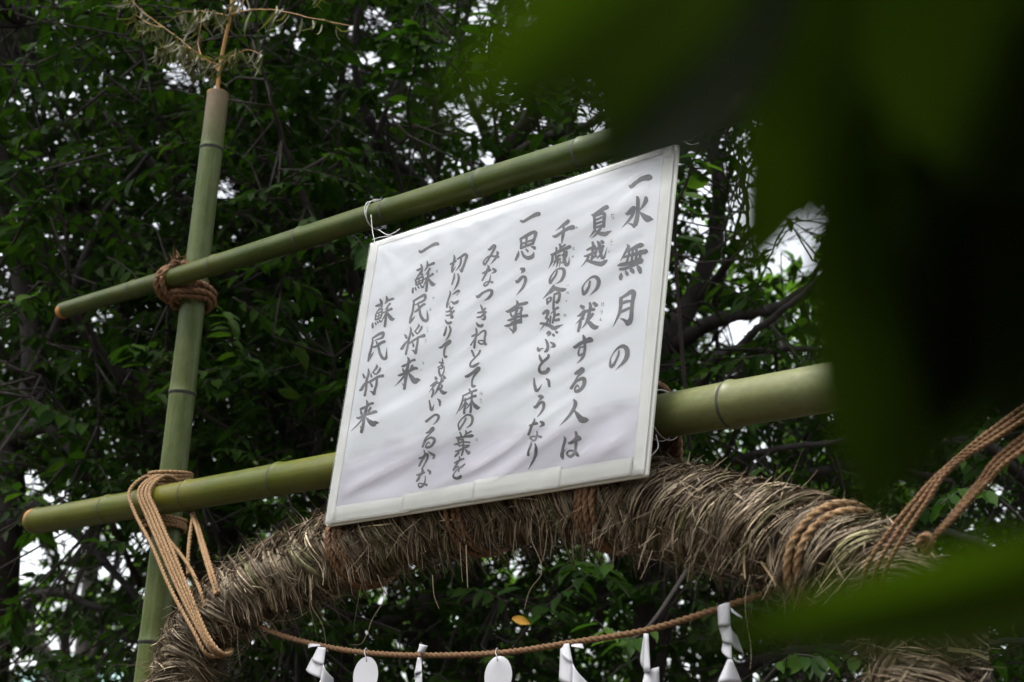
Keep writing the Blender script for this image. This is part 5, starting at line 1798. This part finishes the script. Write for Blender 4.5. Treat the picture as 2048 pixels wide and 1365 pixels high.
# pale copper roof in the lower left corner, far behind
rc = atd(60, 1390, 24)
shr = empty('shrine_hall', (rc[0], rc[1], 0), 'pale blue green metal roof of a building glimpsed at the lower left corner', 'building')
M['roof'] = simple('copper_roof', (.30, .42, .40), .5, .15, 2)
mb_ = MB(); w_, dp = 5.0, 3.2; zr_ = rc[2] + .5; ze = zr_ - 1.5; cx, cy = rc[0] - 1.5, rc[1] + 1
for sg in (-1, 1):
    for k in range(20):
        x0 = cx - w_ + k * .5; x1 = x0 + .5
        p = [(x0, cy, zr_), (x1 - .04, cy, zr_), (x1 - .04, cy + sg * dp, ze), (x0, cy + sg * dp, ze)]
        pn = MB(); pn.add(p + [(a_, b_, c2 - .05) for a_, b_, c2 in p], [(0, 1, 2, 3), (7, 6, 5, 4), (0, 4, 5, 1), (1, 5, 6, 2), (2, 6, 7, 3), (3, 7, 4, 0)])
        pn.add([(x1 - .05, cy, zr_ + .05), (x1 + .01, cy, zr_ + .05), (x1 + .01, cy + sg * dp, ze + .05), (x1 - .05, cy + sg * dp, ze + .05), (x1 - .05, cy, zr_), (x1 + .01, cy, zr_), (x1 + .01, cy + sg * dp, ze), (x1 - .05, cy + sg * dp, ze)],
               [(0, 1, 2, 3), (0, 3, 7, 4), (1, 5, 6, 2), (3, 2, 6, 7)])
        pn.build('roof_panel', M['roof'], shr, False)
wl = MB(); x0, x1, y0w, y1w = cx - w_ + .8, cx + w_ - .8, cy - dp + .9, cy + dp - .9
wl.add([(x0, y0w, 0), (x1, y0w, 0), (x1, y1w, 0), (x0, y1w, 0), (x0, y0w, ze + .4), (x1, y0w, ze + .4), (x1, y1w, ze + .4), (x0, y1w, ze + .4)], [(0, 1, 5, 4), (1, 2, 6, 5), (2, 3, 7, 6), (3, 0, 4, 7)])
wl.build('wall', simple('plaster_wall', (.5, .47, .4), .8, .1), shr, False)

# ------------------------------------------------------------------ close leaves in front of the lens
NV, NFc = None, None
def big_leaf(seed, fold=.10, bend=.25, wid=.23):
    r_ = np.random.default_rng(seed); nu, nv = 36, 17
    V = []
    for i in range(nu):
        t_ = i / (nu - 1)
        w = wid * (math.sin(np.pi * min(1, t_ ** .82)) ** .85) * (1 - .35 * t_ ** 3) + .0005
        if t_ > .86: w *= 1 - .35 * (t_ - .86) / .14
        for j in range(nv):
            x = (j / (nv - 1) * 2 - 1)
            vein = .004 * math.cos((t_ * 9 - abs(x) * 2.2) * 2 * np.pi) * (1 - abs(x)) ** .3
            ser = 1 + (.03 * ((i * 7) % 2) if abs(x) == 1 else 0)
            V.append((x * w * ser, t_, fold * abs(x) * w * 3 - bend * t_ * t_ + vein + .012 * math.sin(6 * t_ + 3 * x + seed)))
    Fc_ = [(i * nv + j, i * nv + j + 1, (i + 1) * nv + j + 1, (i + 1) * nv + j) for i in range(nu - 1) for j in range(nv - 1)]
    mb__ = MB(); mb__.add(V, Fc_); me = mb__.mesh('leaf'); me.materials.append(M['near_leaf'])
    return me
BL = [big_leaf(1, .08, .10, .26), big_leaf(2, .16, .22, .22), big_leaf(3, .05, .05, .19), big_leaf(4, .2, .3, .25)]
LIT_BL = {}
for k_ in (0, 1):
    LIT_BL[k_] = BL[k_].copy(); LIT_BL[k_].materials.clear(); LIT_BL[k_].materials.append(M['lit_leaf'])  # same leaf shapes, with the better-lit look painted in
spr = empty('leafy_branch', atd(2350, -260, .62), 'dark out of focus leafy branch hanging close in front of the lens at the right', 'branch')
stem = [atd(2900, -900, .9), atd(2400, -420, .70), atd(2080, -200, .60), atd(1800, -130, .56), atd(1560, -90, .54), atd(1480, -60, .50)]
mb_ = MB(); tube(mb_, catmull(stem, 8), np.linspace(.005, .0014, 41), 10); mb_.build('stem', M['twig'], spr)
stem2 = [atd(2400, -420, .70), atd(2330, 100, .62), atd(2260, 500, .58), atd(2250, 1000, .58)]
mb_ = MB(); tube(mb_, catmull(stem2, 8), np.linspace(.003, .0012, 25), 10); mb_.build('stem', M['twig'], spr)
# (mesh, base px, base distance, tip px, tip distance, roll degrees, width scale)
CL = [
 (1, (1620, -120), .43, (1085, 350), .50, 15, 1.2),
 (0, (1500, -170), .30, (880, 225), .28, -10, .85),
 (0, (1640, -160), .50, (1640, 400), .54, 20, 1.1),
 (2, (1750, -130), .55, (1488, 590), .58, -8, .92),
 (1, (1990, -170), .52, (1650, 400), .56, 8, 1.15),
 (1, (1990, 20), .50, (1742, 1110), .53, 6, 1.10),
 (0, (2220, -160), .48, (1905, 900), .52, -14, 1.2),
 (3, (2300, -120), .44, (1700, 420), .48, 10, 1.15),
 (0, (2420, 120), .46, (1990, 880), .5, 14, 1.2),
 (1, (2300, 1095), .46, (1425, 1305), .45, 0, .54),
 (0, (1500, -300), .60, (1900, 260), .66, 8, 1.5), (1, (1980, -320), .58, (1880, 400), .64, -8, 1.5), (2, (2280, -200), .62, (1760, 640), .66, -20, 1.6),
 (3, (1960, -330), .42, (2150, 560), .46, 20, 1.3),
]
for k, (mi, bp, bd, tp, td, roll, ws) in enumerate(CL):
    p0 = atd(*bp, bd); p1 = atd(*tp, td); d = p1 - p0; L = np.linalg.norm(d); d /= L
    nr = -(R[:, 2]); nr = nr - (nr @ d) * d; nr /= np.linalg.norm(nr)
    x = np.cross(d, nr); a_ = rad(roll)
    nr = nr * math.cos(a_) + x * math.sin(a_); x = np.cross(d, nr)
    o_ = bpy.data.objects.new('leaf', BL[mi] if k not in (1, 9) else LIT_BL[mi]); COL.objects.link(o_); o_.parent = spr
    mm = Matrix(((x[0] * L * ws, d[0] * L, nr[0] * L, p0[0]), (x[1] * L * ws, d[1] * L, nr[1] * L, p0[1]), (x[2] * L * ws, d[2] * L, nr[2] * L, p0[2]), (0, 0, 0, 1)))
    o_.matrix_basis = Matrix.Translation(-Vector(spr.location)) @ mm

# the tree those leaves belong to: unseen crown put overhead and behind to shade them
root = empty('shade_tree', (2.4, -1.2, 0), 'tree whose low branch hangs in front of the lens at the right', 'tree')
mb_ = MB(); tube(mb_, catmull([(2.4, -1.2, -.05), (2.3, -1.1, 1.5), (2.1, -.8, 2.6), (1.9, -.6, 4.2)], 8), np.linspace(.16, .07, 25), 12, True, .06); mb_.build('trunk', M['bark'], root)
mb_ = MB(); tube(mb_, catmull([(2.2, -.95, 2.1), (1.6, -.3, 2.5), tuple(stem[0] + np.array([.35, -.1, .2])), tuple(stem[0])], 8), np.linspace(.05, .005, 25), 9); mb_.build('branch', M['bark'], root)
n = 900
C = np.array([1.2, -1.1, 2.9]) + rng.normal(0, 1, (n, 3)) * np.array([1.1, .8, .55])
un, vn, dn = proj(C)
okc = ~((dn > -.1) & (un > -700) & (un < 2800) & (vn < 2200) & (vn > -600)) & (C[:, 2] > 1.7) & (np.linalg.norm(C - CAM, axis=1) > .55)
P, D, Nn, L, TW3 = sprays(C[okc], .35, 10, .10)
un, vn, dn = proj(P)
kp = ~((dn > 0) & (un > -300) & (un < 2400) & (vn > -300) & (vn < 1700))
o = link_mesh('crown', leaves_mesh('crown', P[kp], D[kp], Nn[kp], L[kp], leaf_template()), M['leaf'], root); o['kind'] = 'stuff'

# unseen trees added behind and beside the viewer to block low sky light
def sky_block_tree(x, y, h, r, label):
    root = empty('sky_block_tree', (x, y, 0), label, 'tree', 'added unseen trees that block sky light')
    mb_ = MB(); tube(mb_, catmull([(x, y, -.05), (x + .2, y + .1, h * .4), (x - .1, y, h * .8)], 6), np.linspace(.28, .08, 13), 10, True, .08); mb_.build('trunk', M['bark'], root)
    n = 2600
    d = rng.normal(0, 1, (n, 3)); d /= np.linalg.norm(d, axis=1)[:, None]
    P = np.array([x, y, h * .55]) + d * (rng.uniform(.3, 1, n) ** .5)[:, None] * np.array([r, r, h * .48])
    P = P[P[:, 2] > .3]; n = len(P)
    D = rng.normal(0, 1, (n, 3)); Nn = rng.normal(0, .6, (n, 3)) + np.array([0, 0, 1.])
    o_ = link_mesh('crown', leaves_mesh('crown', P, D, Nn, rng.uniform(.3, .5, n), leaf_template()), M['leaf'], root); o_['kind'] = 'stuff'
for k, (x, y, h, r) in enumerate(((-13, -6, 8, 3.6), (-7, -11, 7, 3.4), (-1, -13, 7.5, 3.6), (5, -11, 8, 3.4), (10, -6, 8, 3.4), (12, 1, 8.5, 3.6), (10, 8, 9, 3.6), (-15, 1, 8, 3.6))):
    sky_block_tree(x, y, h, r, 'added unseen tree blocking low sky light, standing ' + ('far left of the frame', 'behind the viewer at the left', 'straight behind the viewer', 'behind the viewer at the right', 'beside the viewer at the far right', 'to the right of the hanging ropes', 'right of the farthest cherry tree', 'far left, level with the frame')[k])
